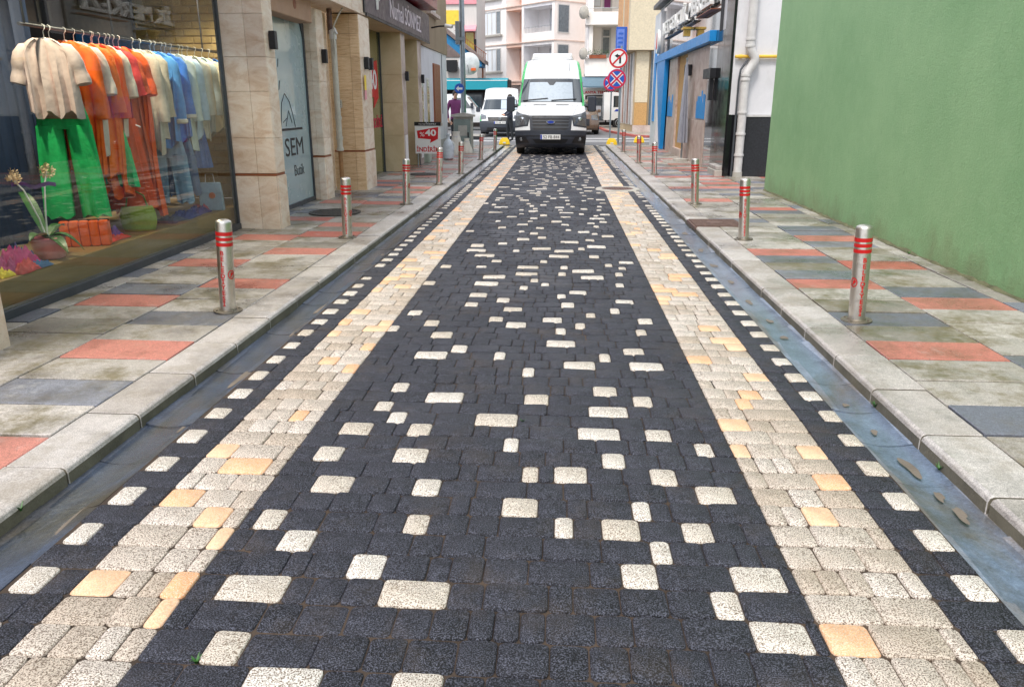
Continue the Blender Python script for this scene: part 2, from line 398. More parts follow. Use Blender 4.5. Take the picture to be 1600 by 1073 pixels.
# ------------------------------------------------------------------ mesh helpers
class MB:
    def __init__(self):
        self.v, self.f, self.m, self.t = [], [], [], []
    def face(self, idx, mi=0, tint=0.5):
        self.f.append(tuple(idx)); self.m.append(mi); self.t.append(tint)
    def add(self, pts):
        n = len(self.v); self.v.extend(tuple(p) for p in pts); return n
    def box(self, x0, x1, y0, y1, z0, z1, mi=0, tint=0.5):
        if x0 > x1: x0, x1 = x1, x0
        if y0 > y1: y0, y1 = y1, y0
        n = self.add([(x0, y0, z0), (x1, y0, z0), (x1, y1, z0), (x0, y1, z0), (x0, y0, z1), (x1, y0, z1), (x1, y1, z1), (x0, y1, z1)])
        for q in ((0, 3, 2, 1), (4, 5, 6, 7), (0, 1, 5, 4), (1, 2, 6, 5), (2, 3, 7, 6), (3, 0, 4, 7)):
            self.face([n + i for i in q], mi, tint)
        return self
    def prism(self, pts, axis, a0, a1, mi=0, tint=0.5):
        """polygon extruded along an axis; pts are the two other coordinates in x,y,z order"""
        def P(p, a):
            return {'x': (a, p[0], p[1]), 'y': (p[0], a, p[1]), 'z': (p[0], p[1], a)}[axis]
        k = len(pts)
        n = self.add([P(p, a0) for p in pts] + [P(p, a1) for p in pts])
        self.face([n + i for i in range(k)][::-1], mi, tint)
        self.face([n + k + i for i in range(k)], mi, tint)
        for i in range(k):
            j = (i + 1) % k
            self.face((n + i, n + j, n + k + j, n + k + i), mi, tint)
        return self
    def rings(self, rings, mi=0, closed=True, cap=True, tint=0.5):
        k = len(rings[0]); base = [self.add(r) for r in rings]
        for a, b in zip(base, base[1:]):
            for i in range(k if closed else k - 1):
                j = (i + 1) % k
                self.face((a + i, a + j, b + j, b + i), mi, tint)
        if cap and closed:
            self.face([base[0] + i for i in range(k)][::-1], mi, tint)
            self.face([base[-1] + i for i in range(k)], mi, tint)
        return self
    def tube(self, path, r, n=8, mi=0, cap=True):
        path = [Vector(p) for p in path]
        rs = r if isinstance(r, (list, tuple)) else [r] * len(path)
        rr = []
        ref = None
        for i, p in enumerate(path):
            d = (path[min(i + 1, len(path) - 1)] - path[max(i - 1, 0)])
            d = d.normalized() if d.length > 1e-9 else Vector((0, 0, 1))
            if ref is None:
                ref = Vector((0, 0, 1)) if abs(d.z) < 0.9 else Vector((1, 0, 0))
            u = d.cross(ref)
            if u.length < 1e-4:
                u = d.cross(Vector((0, 1, 0)))
            u.normalize(); w = u.cross(d).normalized(); ref = w
            rr.append([p + (u * math.cos(2 * math.pi * k / n) + w * math.sin(2 * math.pi * k / n)) * rs[i] for k in range(n)])
        return self.rings(rr, mi, True, cap)
    def lathe(self, prof, n=20, c=(0, 0, 0), mi=0, cap=True, axis='z'):
        rr = []
        for r, z in prof:
            ring = []
            for k in range(n):
                a = 2 * math.pi * k / n
                if axis == 'z': ring.append((c[0] + r * math.cos(a), c[1] + r * math.sin(a), c[2] + z))
                elif axis == 'x': ring.append((c[0] + z, c[1] + r * math.cos(a), c[2] + r * math.sin(a)))
                else: ring.append((c[0] + r * math.sin(a), c[1] + z, c[2] + r * math.cos(a)))
            rr.append(ring)
        return self.rings(rr, mi, True, cap)
    def grid(self, rows, mi=0, tint=0.5):
        k = len(rows[0]); b = [self.add(r) for r in rows]
        for p, q in zip(b, b[1:]):
            for i in range(k - 1):
                self.face((p + i, p + i + 1, q + i + 1, q + i), mi, tint)
        return self
    def build(self, name, mats, parent=None, loc=(0, 0, 0), rotz=0.0, smooth=False, bevel=0.0, seg=1, angle=35, tint=None, fixn=False):
        me = bpy.data.meshes.new(name)
        me.from_pydata(self.v, [], self.f)
        if not isinstance(mats, (list, tuple)): mats = [mats]
        for mm in mats: me.materials.append(MT[mm] if isinstance(mm, str) else mm)
        me.polygons.foreach_set("material_index", self.m)
        a = me.color_attributes.new("tint", 'FLOAT_COLOR', 'CORNER')
        vals = []
        for fi, f in enumerate(self.f):
            t = self.t[fi] if tint is None else tint
            vals.extend((t, t, t, 1.0) * len(f))
        a.data.foreach_set("color", vals)
        if bevel or fixn:
            bm = bmesh.new(); bm.from_mesh(me)
            if fixn: bmesh.ops.recalc_face_normals(bm, faces=bm.faces)
            if bevel:
                es = [e for e in bm.edges if len(e.link_faces) == 2 and e.calc_face_angle(0) > 0.6]
                bmesh.ops.bevel(bm, geom=es, offset=bevel, segments=seg, profile=0.6, affect='EDGES', clamp_overlap=True)
            bm.to_mesh(me); bm.free()
        if smooth:
            me.polygons.foreach_set("use_smooth", [True] * len(me.polygons))
            me.set_sharp_from_angle(angle=RAD(angle))
        me.update()
        return put(name, me, parent, loc, rotz)

def put(name, me, parent=None, loc=(0, 0, 0), rotz=0.0):
    o = bpy.data.objects.new(name, me)
    COL.objects.link(o)
    o.location = loc
    o.rotation_euler = (0, 0, rotz)
    if parent is not None: o.parent = parent
    return o

def tag(o, label, cat, group=None):
    o["label"] = label; o["category"] = cat
    if group: o["group"] = group
    return o

def thing(name, label, cat, loc=(0, 0, 0), rotz=0.0, group=None):
    o = bpy.data.objects.new(name, None)
    o.empty_display_size = 0.2
    COL.objects.link(o)
    o.location = loc; o.rotation_euler = (0, 0, rotz)
    return tag(o, label, cat, group)

def structure(o):
    o["kind"] = "structure"; return o

def copy_tree(o, parent=None):
    c = o.copy(); COL.objects.link(c)
    if parent is not None: c.parent = parent
    for ch in list(o.children): copy_tree(ch, c)
    return c

def text_mesh(s, size=1.0, extrude=0.0, align='CENTER', shear=0.0, bold=0.0):
    cu = bpy.data.curves.new("lettering", 'FONT')
    cu.body = s; cu.size = size; cu.extrude = extrude; cu.align_x = align; cu.shear = shear
    cu.offset = bold; cu.resolution_u = 3
    o = bpy.data.objects.new("lettering", cu); COL.objects.link(o)
    dg = bpy.context.evaluated_depsgraph_get()
    me = bpy.data.meshes.new_from_object(o.evaluated_get(dg))
    bpy.data.objects.remove(o); bpy.data.curves.remove(cu)
    return me

AX = {'-x': ((0, -1, 0), (0, 0, 1)), '+x': ((0, 1, 0), (0, 0, 1)), '-y': ((1, 0, 0), (0, 0, 1)), '+y': ((-1, 0, 0), (0, 0, 1))}
def lettering(name, s, size, mat, parent, loc, facing='-y', extrude=0.002, align='CENTER', width=None, height=None, bold=0.0, vec=None):
    me = text_mesh(s, size, extrude, align, bold=bold)
    xs = [v.co.x for v in me.vertices]; ys = [v.co.y for v in me.vertices]
    sx = width / (max(xs) - min(xs)) if width else 1.0
    sy = height / (max(ys) - min(ys)) if height else (sx if width else 1.0)
    X, Y = vec if vec else AX[facing]
    X, Y = Vector(X), Vector(Y); Z = X.cross(Y)
    y0 = min(ys) if height or width else 0
    for v in me.vertices:
        c = v.co.copy()
        v.co = X * (c.x * sx) + Y * ((c.y - y0) * sy) + Z * c.z
    me.materials.clear(); me.materials.append(MT[mat])
    me.update()
    return put(name, me, parent, loc)

def letters(name, s, size, mat, parent, loc, facing='-y', extrude=0.002, width=None, height=None, bold=0.0):
    """a word whose letters are separate parts"""
    whole = lettering(name, s, size, mat, parent, loc, facing, extrude, 'CENTER', width, height, bold)
    me = whole.data
    bm = bmesh.new(); bm.from_mesh(me)
    bmesh.ops.remove_doubles(bm, verts=bm.verts, dist=1e-6)
    seen, isl = set(), []
    for v in bm.verts:
        if v.index in seen: continue
        st, comp = [v], []
        seen.add(v.index)
        while st:
            q = st.pop(); comp.append(q)
            for e in q.link_edges:
                w = e.other_vert(q)
                if w.index not in seen: seen.add(w.index); st.append(w)
        u = [c.co.dot(Vector(AX[facing][0])) for c in comp]
        isl.append([min(u), max(u), comp])
    isl.sort(key=lambda r: r[0])
    groups = []
    for a, c, comp in isl:
        if groups and a < groups[-1][1] - 0.3 * (c - a): groups[-1][1] = max(groups[-1][1], c); groups[-1][2] += comp
        else: groups.append([a, c, comp])
    for a, c, comp in groups:
        ids = {v.index for v in comp}; mp_ = {}; vs = []
        for v in comp: mp_[v.index] = len(vs); vs.append(v.co[:])
        fs = [[mp_[v.index] for v in f.verts] for f in bm.faces if f.verts[0].index in ids]
        m2 = bpy.data.meshes.new(name); m2.from_pydata(vs, [], fs); m2.materials.append(MT[mat]); m2.update()
        put(name, m2, parent, loc)
    bm.free(); bpy.data.objects.remove(whole)

def rrect(w, h, r, k=3, cx=0, cy=0):
    pts = []
    for sx, sy, a0 in ((1, 1, 0), (-1, 1, 90), (-1, -1, 180), (1, -1, 270)):
        for i in range(k):
            a = RAD(a0 + 90 * i / (k - 1))
            pts.append((cx + sx * (w / 2 - r) + r * math.cos(a), cy + sy * (h / 2 - r) + r * math.sin(a)))
    return pts
# ------------------------------------------------------------------ ground, road, gutters, sidewalks
def sheet(name, x0, x1, y0, y1, z, mat):
    b = MB(); n = b.add([(x0, y0, z), (x1, y0, z), (x1, y1, z), (x0, y1, z)]); b.face((n, n + 1, n + 2, n + 3))
    return structure(b.build(name, mat))

sheet("ground", -600, 600, -300, 900, -0.16, 'ground')
STREET_END = 28.6
RDZ = 0.045            # level of the carriageway; the pavements stand a low kerb above it
road = sheet("road", -1.729, 1.384, -1.5, STREET_END, RDZ - 0.008, 'sand')
cross = MB().box(-60, 60, STREET_END, 75, -0.14, RDZ - 0.006).build("cross_street", 'asphalt'); structure(cross)
for ya, yb in ((31.5, 31.85), (33.9, 34.3)):
    b = MB(); n = b.add([(-9, ya, RDZ - 0.002), (9, ya + 0.2, RDZ - 0.002), (9, yb + 0.2, RDZ - 0.002), (-9, yb, RDZ - 0.002)]); b.face((n, n + 1, n + 2, n + 3))
    b.build("painted_line", 'road_paint', cross)

PITCH, ROW0 = 0.1386, 1.961
# white stones of the near rows: (centre x, width, row)
WHITE = [(-0.44, 0.22, 0), (-0.97, 0.22, 0), (-0.63, 0.12, 1), (-0.94, 0.11, -2), (-0.73, 0.21, -3), (-0.36, 0.14, -3), (0.29, 0.12, 1),
 (0.68, 0.17, 1), (0.55, 0.09, 0), (0.68, 0.17, -1), (0.38, 0.07, 2), (0.04, 0.07, 3), (0.25, 0.14, 3), (0.53, 0.11, 3), (-0.13, 0.14, 4),
 (0.34, 0.07, 4), (0.65, 0.15, 5), (-0.10, 0.07, 6), (0.07, 0.14, 6), (0.46, 0.11, 6), (0.26, 0.10, 7), (-0.91, 0.16, 5), (-0.52, 0.11, 5),
 (-0.51, 0.09, 3), (-0.92, 0.12, 2), (-1.07, 0.10, 3), (-1.01, 0.12, 7), (-0.64, 0.15, 7), (-0.20, 0.07, 8), (0.68, 0.08, 8), (0.21, 0.20, 9),
 (0.49, 0.12, 9), (-0.29, 0.21, 10), (-0.65, 0.11, 9), (-0.96, 0.15, 9), (-0.79, 0.09, 10), (0.27, 0.20, 11), (-0.10, 0.13, 12), (-0.59, 0.20, 12),
 (-0.89, 0.09, 11), (0.46, 0.10, 12), (0.27, 0.13, 13), (-0.86, 0.09, 13), (-0.16, 0.07, 15), (0.14, 0.19, 16), (0.30, 0.07, 17), (0.54, 0.20, 16),
 (-0.35, 0.07, 17), (-0.78, 0.20, 17), (0.49, 0.13, 18), (0.03, 0.19, 19), (-0.62, 0.10, 18)]
white_rows = {}
for x, w, r in WHITE: white_rows.setdefault(r, []).append((x * 0.97, w * 0.97))
ORANGE = {('l', -1): [2], ('l', 0): [0, 3], ('l', 2): [2], ('l', 3): [1], ('l', 4): [0], ('l', 6): [1], ('l', 7): [0], ('r', -1): [0], ('r', 0): [2], ('r', 2): [3], ('r', 4): [2], ('r', 6): [2, 3], ('r', 8): [0, 3]}

def paver(b, x0, x1, y0, y1, mi, tint, k=3, jx=0.0, z=0.0):
    """rounded concrete block with a soft arris"""
    g = 0.0016
    w, h = x1 - x0 - 2 * g, y1 - y0 - 2 * g
    cx, cy = (x0 + x1) / 2, (y0 + y1) / 2
    r = min(0.016, w * 0.28)
    if k == 1:
        o = [(cx + w / 2, cy + h / 2), (cx - w / 2, cy + h / 2), (cx - w / 2, cy - h / 2), (cx + w / 2, cy - h / 2)]
        n = b.add([(x, y, -0.03) for x, y in o] + [(x, y, z) for x, y in o])
        b.face((n + 4, n + 5, n + 6, n + 7), mi, tint)
        for i in range(4):
            j = (i + 1) % 4; b.face((n + i, n + j, n + 4 + j, n + 4 + i), mi, tint)
        return
    o = rrect(w, h, r, k, cx, cy)
    ins = rrect(w - 0.010, h - 0.010, max(0.004, r - 0.003), k, cx, cy)
    tx, ty = rng.uniform(-0.03, 0.03), rng.uniform(-0.03, 0.03)
    Z = lambda x, y, dz: z + dz + (x - cx) * tx + (y - cy) * ty
    m = len(o)
    n = b.add([(x, y, -0.03) for x, y in o] + [(x, y, Z(x, y, -0.0045)) for x, y in o] + [(x, y, Z(x, y, 0.0)) for x, y in ins])
    for a in (0, m):
        for i in range(m):
            j = (i + 1) % m; b.face((n + a + i, n + a + j, n + a + m + j, n + a + m + i), mi, tint)
    b.face([n + 2 * m + i for i in range(m)], mi, tint)

PNAMES = ['dark_paver', 'white_paver', 'beige_paver', 'orange_paver']
made = {n: 0 for n in PNAMES}
far_stones = MB()
nrows = int((STREET_END - ROW0) / PITCH)
ri = random.Random(21)

def split(x0, x1, sizes):
    """cut an interval into stones of the given widths"""
    out, x = [], x0
    while x1 - x > 1e-6:
        w = ri.choice(sizes)
        if x1 - x - w < min(sizes) * 0.8: w = x1 - x if x1 - x < 0.27 else (x1 - x) / 2
        out.append((x, min(x + w, x1))); x += w
    return out

def inview(x, y):
    if y < 1.52: return False
    px = 876 + (x * 1.02) / y * 1265 + 0 * y      # rough horizontal place in the photograph
    return -120 < px < 1720

def lay(x0, x1, row, mi):
    y0 = ROW0 + row * PITCH; y1 = y0 + PITCH
    name = PNAMES[mi]
    tint = ri.random()
    z = ri.uniform(-0.004, 0.003)
    if inview((x0 + x1) / 2, y0) and made[name] < 300 and y0 < 8.0:
        made[name] += 1
        b = MB(); cx, cy = (x0 + x1) / 2, (y0 + y1) / 2
        paver(b, x0 - cx, x1 - cx, y0 - cy, y1 - cy, 0, tint, 3, z=z)
        b.build(name, name, road, (cx, cy, RDZ), rotz=ri.uniform(-0.006, 0.006), smooth=True, angle=50)
    else:
        paver(far_stones, x0, x1, y0, y1, mi, tint, 3 if y0 < 12 else 1, z=z)

for row in range(-20, nrows):
    y = ROW0 + (row + 0.5) * PITCH
    wob = 0.0
    # left and right edge bands of dark stones with a white one by the gutter
    for side in (-1, 1):
        xa, xb = (-1.727, -1.508) if side < 0 else (1.179, 1.382)
        if row % 2 == (0 if side < 0 else 1) and ri.random() < 0.9:
            ww = ri.choice((0.085, 0.10, 0.10))
            if side < 0:
                off = 0.02
                lay(xa + off, xa + off + ww, row, 1); lay(xa + off + ww, xb, row, 0)
            else:
                lay(xb - ww, xb, row, 1); lay(xa, xb - ww, row, 0)
        else:
            if ri.random() < 0.5: lay(xa, xb, row, 0)
            else:
                c = xa + (xb - xa) * ri.uniform(0.4, 0.6); lay(xa, c, row, 0); lay(c, xb, row, 0)
    # light bands
    was_org = False
    for side in (-1, 1):
        xa, xb = (-1.508, -1.137) if side < 0 else (0.779, 1.179)
        st = split(xa, xb, (0.075, 0.11, 0.14, 0.2))
        key = ('l' if side < 0 else 'r', row)
        for i, (p, q) in enumerate(st):
            if row <= 8: org = i in ORANGE.get(key, []) 
            else:
                org = ri.random() < 0.2 and not was_org
            was_org = org
            lay(p, q, row, 3 if org else 2)
    # middle field
    xa, xb = -1.137, 0.779
    if row <= 19: ws = sorted(white_rows.get(row, []))
    else:
        ws = []; x = xa + ri.uniform(0.0, 0.9)
        while x < xb - 0.12:
            w = ri.choice((0.07, 0.07, 0.1, 0.14, 0.2))
            if x + w < xb - 0.05 and not any(abs(x + w / 2 - q) < (w + qw) / 2 + 0.02 for q, qw in prev_ws): ws.append((x + w / 2, w))
            x += w + ri.uniform(0.16, 0.72)
    prev_ws = ws
    x = xa
    for cxw, w in ws:
        a = max(x, cxw - w / 2); 
        if a - x < 0.03: a = x
        for p, q in (split(x, a, (0.075, 0.11, 0.145, 0.145, 0.2)) if a > x else []): lay(p, q, row, 0)
        lay(a, a + w, row, 1); x = a + w
    for p, q in split(x, xb, (0.075, 0.11, 0.145, 0.145, 0.2)): lay(p, q, row, 0)
o = far_stones.build("small_far_pavers", PNAMES, road, (0, 0, RDZ), smooth=True, angle=50)
o["kind"] = "stuff"

# gutters: dished concrete channel stones with a film of water
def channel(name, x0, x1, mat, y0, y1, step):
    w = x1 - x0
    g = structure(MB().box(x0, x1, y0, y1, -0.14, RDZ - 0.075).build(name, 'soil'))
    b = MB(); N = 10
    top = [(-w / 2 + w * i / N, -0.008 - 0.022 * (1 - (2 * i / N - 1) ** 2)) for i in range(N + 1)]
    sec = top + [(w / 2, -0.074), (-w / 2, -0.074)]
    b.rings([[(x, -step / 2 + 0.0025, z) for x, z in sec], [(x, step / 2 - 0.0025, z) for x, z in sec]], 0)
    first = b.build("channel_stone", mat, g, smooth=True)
    n = int((y1 - y0) / step)
    for i in range(n):
        o = first if i == 0 else first.copy()
        if i: COL.objects.link(o); o.parent = g
        o.location = ((x0 + x1) / 2, y0 + step * (i + 0.5), RDZ + ri.uniform(-0.006, 0.003))
        o.rotation_euler = (ri.uniform(-0.012, 0.012), ri.uniform(-0.03, 0.03), 0)
    return g
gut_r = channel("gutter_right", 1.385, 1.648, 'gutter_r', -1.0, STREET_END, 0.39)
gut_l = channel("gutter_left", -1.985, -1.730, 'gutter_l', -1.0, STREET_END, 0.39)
def puddle(name, x0, x1, z, parent):
    b = MB(); n = b.add([(x0, -1, z), (x1, -1, z), (x1, STREET_END, z), (x0, STREET_END, z)]); b.face((n, n + 1, n + 2, n + 3))
    return structure(b.build(name, 'water'))
puddle("water_right", 1.387, 1.646, RDZ - 0.0215, gut_r)
puddle("water_left", -1.98, -1.732, RDZ - 0.0235, gut_l)
rs_ = random.Random(31)
def silt(x, y, sx, sy, z, parent):
    """flat irregular film of silt lying just above the water"""
    ph = [rs_.uniform(0, 6.28) for _ in range(5)]; N = 40; ring = []
    for k in range(N):
        a = 2 * math.pi * k / N
        r = 1 + 0.25 * math.sin(2 * a + ph[0]) + 0.16 * math.sin(3 * a + ph[1]) + 0.05 * math.sin(5 * a + ph[2])
        ring.append((sx * r * math.cos(a), sy * r * math.sin(a)))
    b = MB(); n = b.add([(p, q, 0.0004) for p, q in ring]); b.face([n + k for k in range(N)])
    return b.build("silt_patch", 'mud', parent, (x, y, z))
for x, y, sx, sy in ((1.53, 2.66, 0.02, 0.07), (1.515, 2.80, 0.016, 0.05), (1.51, 3.05, 0.028, 0.09), (1.50, 3.42, 0.016, 0.035), (1.485, 3.76, 0.014, 0.03), (1.50, 4.95, 0.022, 0.05), (1.51, 5.35, 0.02, 0.06), (1.49, 5.9, 0.026, 0.07), (1.50, 6.6, 0.03, 0.06), (1.48, 7.3, 0.03, 0.1), (1.5, 8.1, 0.03, 0.1), (1.5, 9.2, 0.03, 0.12)):
    silt(x, y, sx * 0.95, sy * 0.85, RDZ - 0.0212, gut_r)
y = 1.4
while y < 9:
    silt(-1.765 + rs_.uniform(-0.012, 0.012), y, 0.022 * rs_.uniform(0.6, 1.3), rs_.uniform(0.08, 0.2), RDZ - 0.0232, gut_l)
    y += rs_.uniform(0.45, 1.0)

# sidewalks
SW = 0.10
TR = 0.352
LEFT_T = {('A', 0): 'r', ('A', 1): 'g', ('A', 2): 'b', ('A', 3): 'g', ('A', 4): 'g', ('A', 5): 'r', ('A', -1): 'g', ('A', -2): 'b', ('A', -3): 'g', ('A', -4): 'r',
          ('B', 0): 'g', ('B', 1): 'g', ('B', 2): 'g', ('B', 3): 'r', ('B', 4): 'b', ('B', 5): 'g', ('B', 6): 'g', ('B', 7): 'r', ('B', -1): 'g', ('B', -2): 'g'}
RIGHT_T = {('A', -5): 'g', ('A', -4): 'g', ('A', -3): 'b', ('A', -2): 'g', ('A', -1): 'g', ('A', 0): 'r', ('A', 1): 'g', ('A', 2): 'b', ('A', 3): 'g', ('A', 4): 'g', ('A', 5): 'r', ('A', 6): 'b', ('A', 7): 'g', ('A', 8): 'b', ('A', 9): 'r',
           ('B', -3): 'g', ('B', -2): 'g', ('C', -1): 'g', ('B', -1): 'b', ('B', 0): 'g', ('B', 1): 'g', ('B', 2): 'g', ('B', 3): 'r', ('B', 4): 'b', ('B', 5): 'g', ('B', 6): 'g', ('B', 7): 'r', ('B', 8): 'g', ('B', 9): 'g', ('B', 10): 'b', ('B', 11): 'r'}
TM = {'r': 'tile_red', 'b': 'tile_blue', 'g': 'tile_grey'}
def sidewalk(name, cols, kx, y0row, phase, known, ya, yb, slab):
    sw = structure(MB().box(slab[0], slab[1], ya, yb, -0.15, 0.070).build(name, 'soil'))
    seed = random.Random(5 if kx[0] < 0 else 9)
    r = y0row
    last = {}
    while phase + (r + 1) * TR < yb:
        ya_, yb_ = phase + r * TR, phase + (r + 1) * TR
        for cname, xa, xb, lim in cols:
            if not (lim[0] <= ya_ < lim[1]): continue
            c = known.get((cname, r))
            if c is None:
                q = seed.random()
                c = 'r' if q < 0.23 else ('b' if q < 0.39 else 'g')
                if last.get(cname) == 'r' and c == 'r': c = 'g'
                if cname == 'C' and c == 'r': c = 'g'
            last[cname] = c
            off = (0.12 if cname == 'B' else 0.0)
            b = MB(); w, h = xb - xa - 0.013, TR - 0.013
            b.box(-w / 2, w / 2, -h / 2, h / 2, -0.035, 0.0)
            o = b.build("paving_slab", TM[c], sw, ((xa + xb) / 2, (ya_ + yb_) / 2 + off, SW + seed.uniform(-0.004, 0.004)), bevel=0.004, tint=seed.random())
            o.rotation_euler = (seed.uniform(-0.009, 0.009), seed.uniform(-0.005, 0.005), seed.uniform(-0.005, 0.005))
        r += 1
    # kerb stones
    L_ = 0.566; sgn = -1 if kx[0] < 0 else 1
    inner, outer = kx
    w = abs(outer - inner)
    prof = [(0, -0.17), (0, -0.025), (0.006, -0.008), (0.022, 0.0), (w, 0.0), (w, -0.17)]
    y = ya; k = 0
    meshes = []
    for t in range(4):
        b = MB()
        pts = [(sgn * p, z) for p, z in prof]
        if sgn < 0: pts = pts[::-1]
        b.prism(pts, 'y', -L_ / 2 + 0.006, L_ / 2 - 0.006, tint=seed.random())
        for fi, f in enumerate(b.f):
            if len(f) == 6 or all(abs(b.v[q][0]) < 0.001 for q in f): b.m[fi] = 1
        o = b.build("kerb_stone", ['kerb', 'kerb_face'], sw, bevel=0.003, fixn=True); meshes.append(o)
    while y + L_ < yb:
        o = meshes[k] if k < 4 else meshes[k % 4].copy()
        if k >= 4: COL.objects.link(o); o.parent = sw
        o.location = (inner + seed.uniform(-0.003, 0.003), y + L_ / 2, SW + seed.uniform(-0.002, 0.003))
        o.rotation_euler = (0, 0, seed.uniform(-0.004, 0.004))
        y += L_; k += 1
    return sw
side_l = sidewalk("sidewalk_left", [('A', -2.872, -2.216, (0, 99)), ('B', -3.524, -2.872, (0, 99)), ('C', -3.90, -3.524, (0, 99))], (-1.957, -2.212),
                  -10, 4.04, LEFT_T, 0.42, 27.6, (-4.3, -2.18))
side_r = sidewalk("sidewalk_right", [('A', 1.896, 2.592, (0, 99)), ('B', 2.592, 3.274, (0, 99)), ('C', 3.274, 3.95, (0, 99)), ('D', 3.95, 4.62, (12.5, 16.2))], (1.622, 1.892),
                  -11, 4.30, RIGHT_T, 0.40, 28.2, (1.86, 4.7))

# manholes and grates
def manhole(label, x, y, z, r, mat, group, collar=False):
    t = thing("manhole_cover", label, "manhole", (x, y, z), group=group)
    b = MB(); b.lathe([(r * 0.86, 0), (r * 0.86, 0.012), (r, 0.012), (r, 0.0)], 36, cap=False)
    if collar:
        b = MB(); b.lathe([(r * 0.74, 0), (r * 0.74, 0.010), (r * 0.98, 0.012), (r * 1.03, -0.01)], 36, cap=False)
    b.build("frame_ring", 'util_grey' if collar else mat, t, smooth=True)
    k = 0.73 if collar else 0.84
    MB().lathe([(0.001, -0.004), (r * k, -0.004), (r * k, 0.007), (0.001, 0.007)], 36, cap=False).build("lid", mat, t, smooth=True)
    b = MB(); s = r * k * 0.16
    for i in range(-5, 6):
        for j in range(-5, 6):
            px, py = i * s, j * s
            if math.hypot(px, py) < r * k * 0.9: b.box(px - s * 0.3, px + s * 0.3, py - s * 0.3, py + s * 0.3, 0.0065, 0.011)
    b.build("tread_studs", mat, t)["kind"] = "stuff"
    return t
manhole("round cast iron manhole behind second bollard on left pavement", -2.98, 10.15, SW + 0.003, 0.34, 'iron', None)
manhole("small round manhole on left pavement beside olive shopfront", -2.80, 15.9, SW + 0.003, 0.30, 'iron', None)
manhole("round manhole with pale concrete collar set in right light band", 1.03, 13.85, RDZ + 0.006, 0.38, 'rust_iron', None, True)
t = thing("drain_grate", "rectangular rusty drain grate interrupting the right kerb", "grate", (1.88, 9.50, SW - 0.004))
MB().box(-0.27, 0.33, -0.30, 0.30, -0.03, 0.006).build("frame", 'rust_iron', t)
b = MB()
for i in range(15):
    b.box(-0.25, 0.31, -0.275 + i * 0.0385, -0.252 + i * 0.0385, 0.006, 0.016)
for i in range(6):
    b.box(-0.245 + i * 0.105, -0.225 + i * 0.105, -0.28, 0.28, 0.0062, 0.0145)
b.build("bars", 'rust_iron', t)
MB().lathe([(0.001, 0.0), (0.09, 0.0), (0.10, 0.018), (0.001, 0.02)], 18, (0.02, 0.02, 0), cap=False).build("lifting_boss", 'rust_iron', t, smooth=True)

# ------------------------------------------------------------------ bollards
def wrap_text(me, r, a0, zmul=1.0):
    bm = bmesh.new(); bm.from_mesh(me)
    for _ in range(2):
        es = [e for e in bm.edges if abs(e.verts[0].co.x - e.verts[1].co.x) > 0.008]
        if es: bmesh.ops.subdivide_edges(bm, edges=es, cuts=1)
    bmesh.ops.triangulate(bm, faces=bm.faces)
    for v in bm.verts:
        a = a0 + v.co.x / r
        v.co = Vector((r * math.sin(a), -r * math.cos(a), v.co.y))
    bm.to_mesh(me); bm.free()
    return me
BH, BR = 0.64, 0.054
def bollard(emblem_side):
    t = thing("bollard", "x", "bollard", group="steel bollards along the kerbs")
    b = MB(); b.lathe([(BR, 0.008), (BR, BH - 0.02), (BR * 0.93, BH - 0.006), (BR * 0.6, BH + 0.004), (0.001, BH + 0.007)], 28, cap=False)
    b.build("post", 'steel', t, smooth=True, angle=50)
    for f0, f1 in ((0.84, 0.88), (0.786, 0.822), (0.727, 0.765)):
        MB().lathe([(BR + 0.0002, f0 * BH), (BR + 0.0016, f0 * BH), (BR + 0.0016, f1 * BH), (BR + 0.0002, f1 * BH)], 28, cap=False).build("red_band", 'red_paint', t, smooth=True)
    MB().lathe([(0.001, 0), (0.098, 0), (0.10, 0.003), (0.098, 0.008), (0.06, 0.009), (0.056, 0.016), (BR, 0.016)], 28, cap=False).build("base_flange", 'plate_rust', t, smooth=True)
    for k in range(4):
        a = RAD(45 + 90 * k)
        MB().lathe([(0.007, 0), (0.007, 0.008), (0.001, 0.010)], 6, (0.08 * math.cos(a), 0.08 * math.sin(a), 0.008), cap=False).build("bolt", 'plate_rust', t)
    word = "BELED\u0130YES\u0130"
    for i, ch in enumerate(word):
        me = text_mesh(ch, 0.044, 0.0, bold=0.0014)
        wrap_text(me, BR + 0.0022, 0.0)
        me.materials.clear(); me.materials.append(MT['red_paint'])
        put("letter", me, t, (0, 0, BH * (0.632 - 0.0622 * i)))
    # crest: a ring with a sail shape
    a0 = RAD(62) * emblem_side
    def pt(u, v): 
        a = a0 + u / BR
        return ((BR + 0.002) * math.sin(a), -(BR + 0.002) * math.cos(a), 0.42 * BH + v)
    b = MB(); N = 20
    b.grid([[pt(r * math.cos(2 * math.pi * k / N), r * 1.25 * math.sin(2 * math.pi * k / N)) for k in range(N + 1)] for r in (0.026, 0.020)])
    b.grid([[pt(-0.014 + 0.004 * i, -0.016 + 0.006 * i) for i in range(7)], [pt(-0.008 + 0.004 * i, -0.020 + 0.004 * i) for i in range(7)]])
    b.grid([[pt(-0.010 + 0.003 * i, 0.004 + 0.004 * i) for i in range(5)], [pt(-0.004 + 0.003 * i, -0.004 + 0.004 * i) for i in range(5)]])
    b.build("crest", 'red_paint', t)
    return t
bl, brt = bollard(1), bollard(-1)
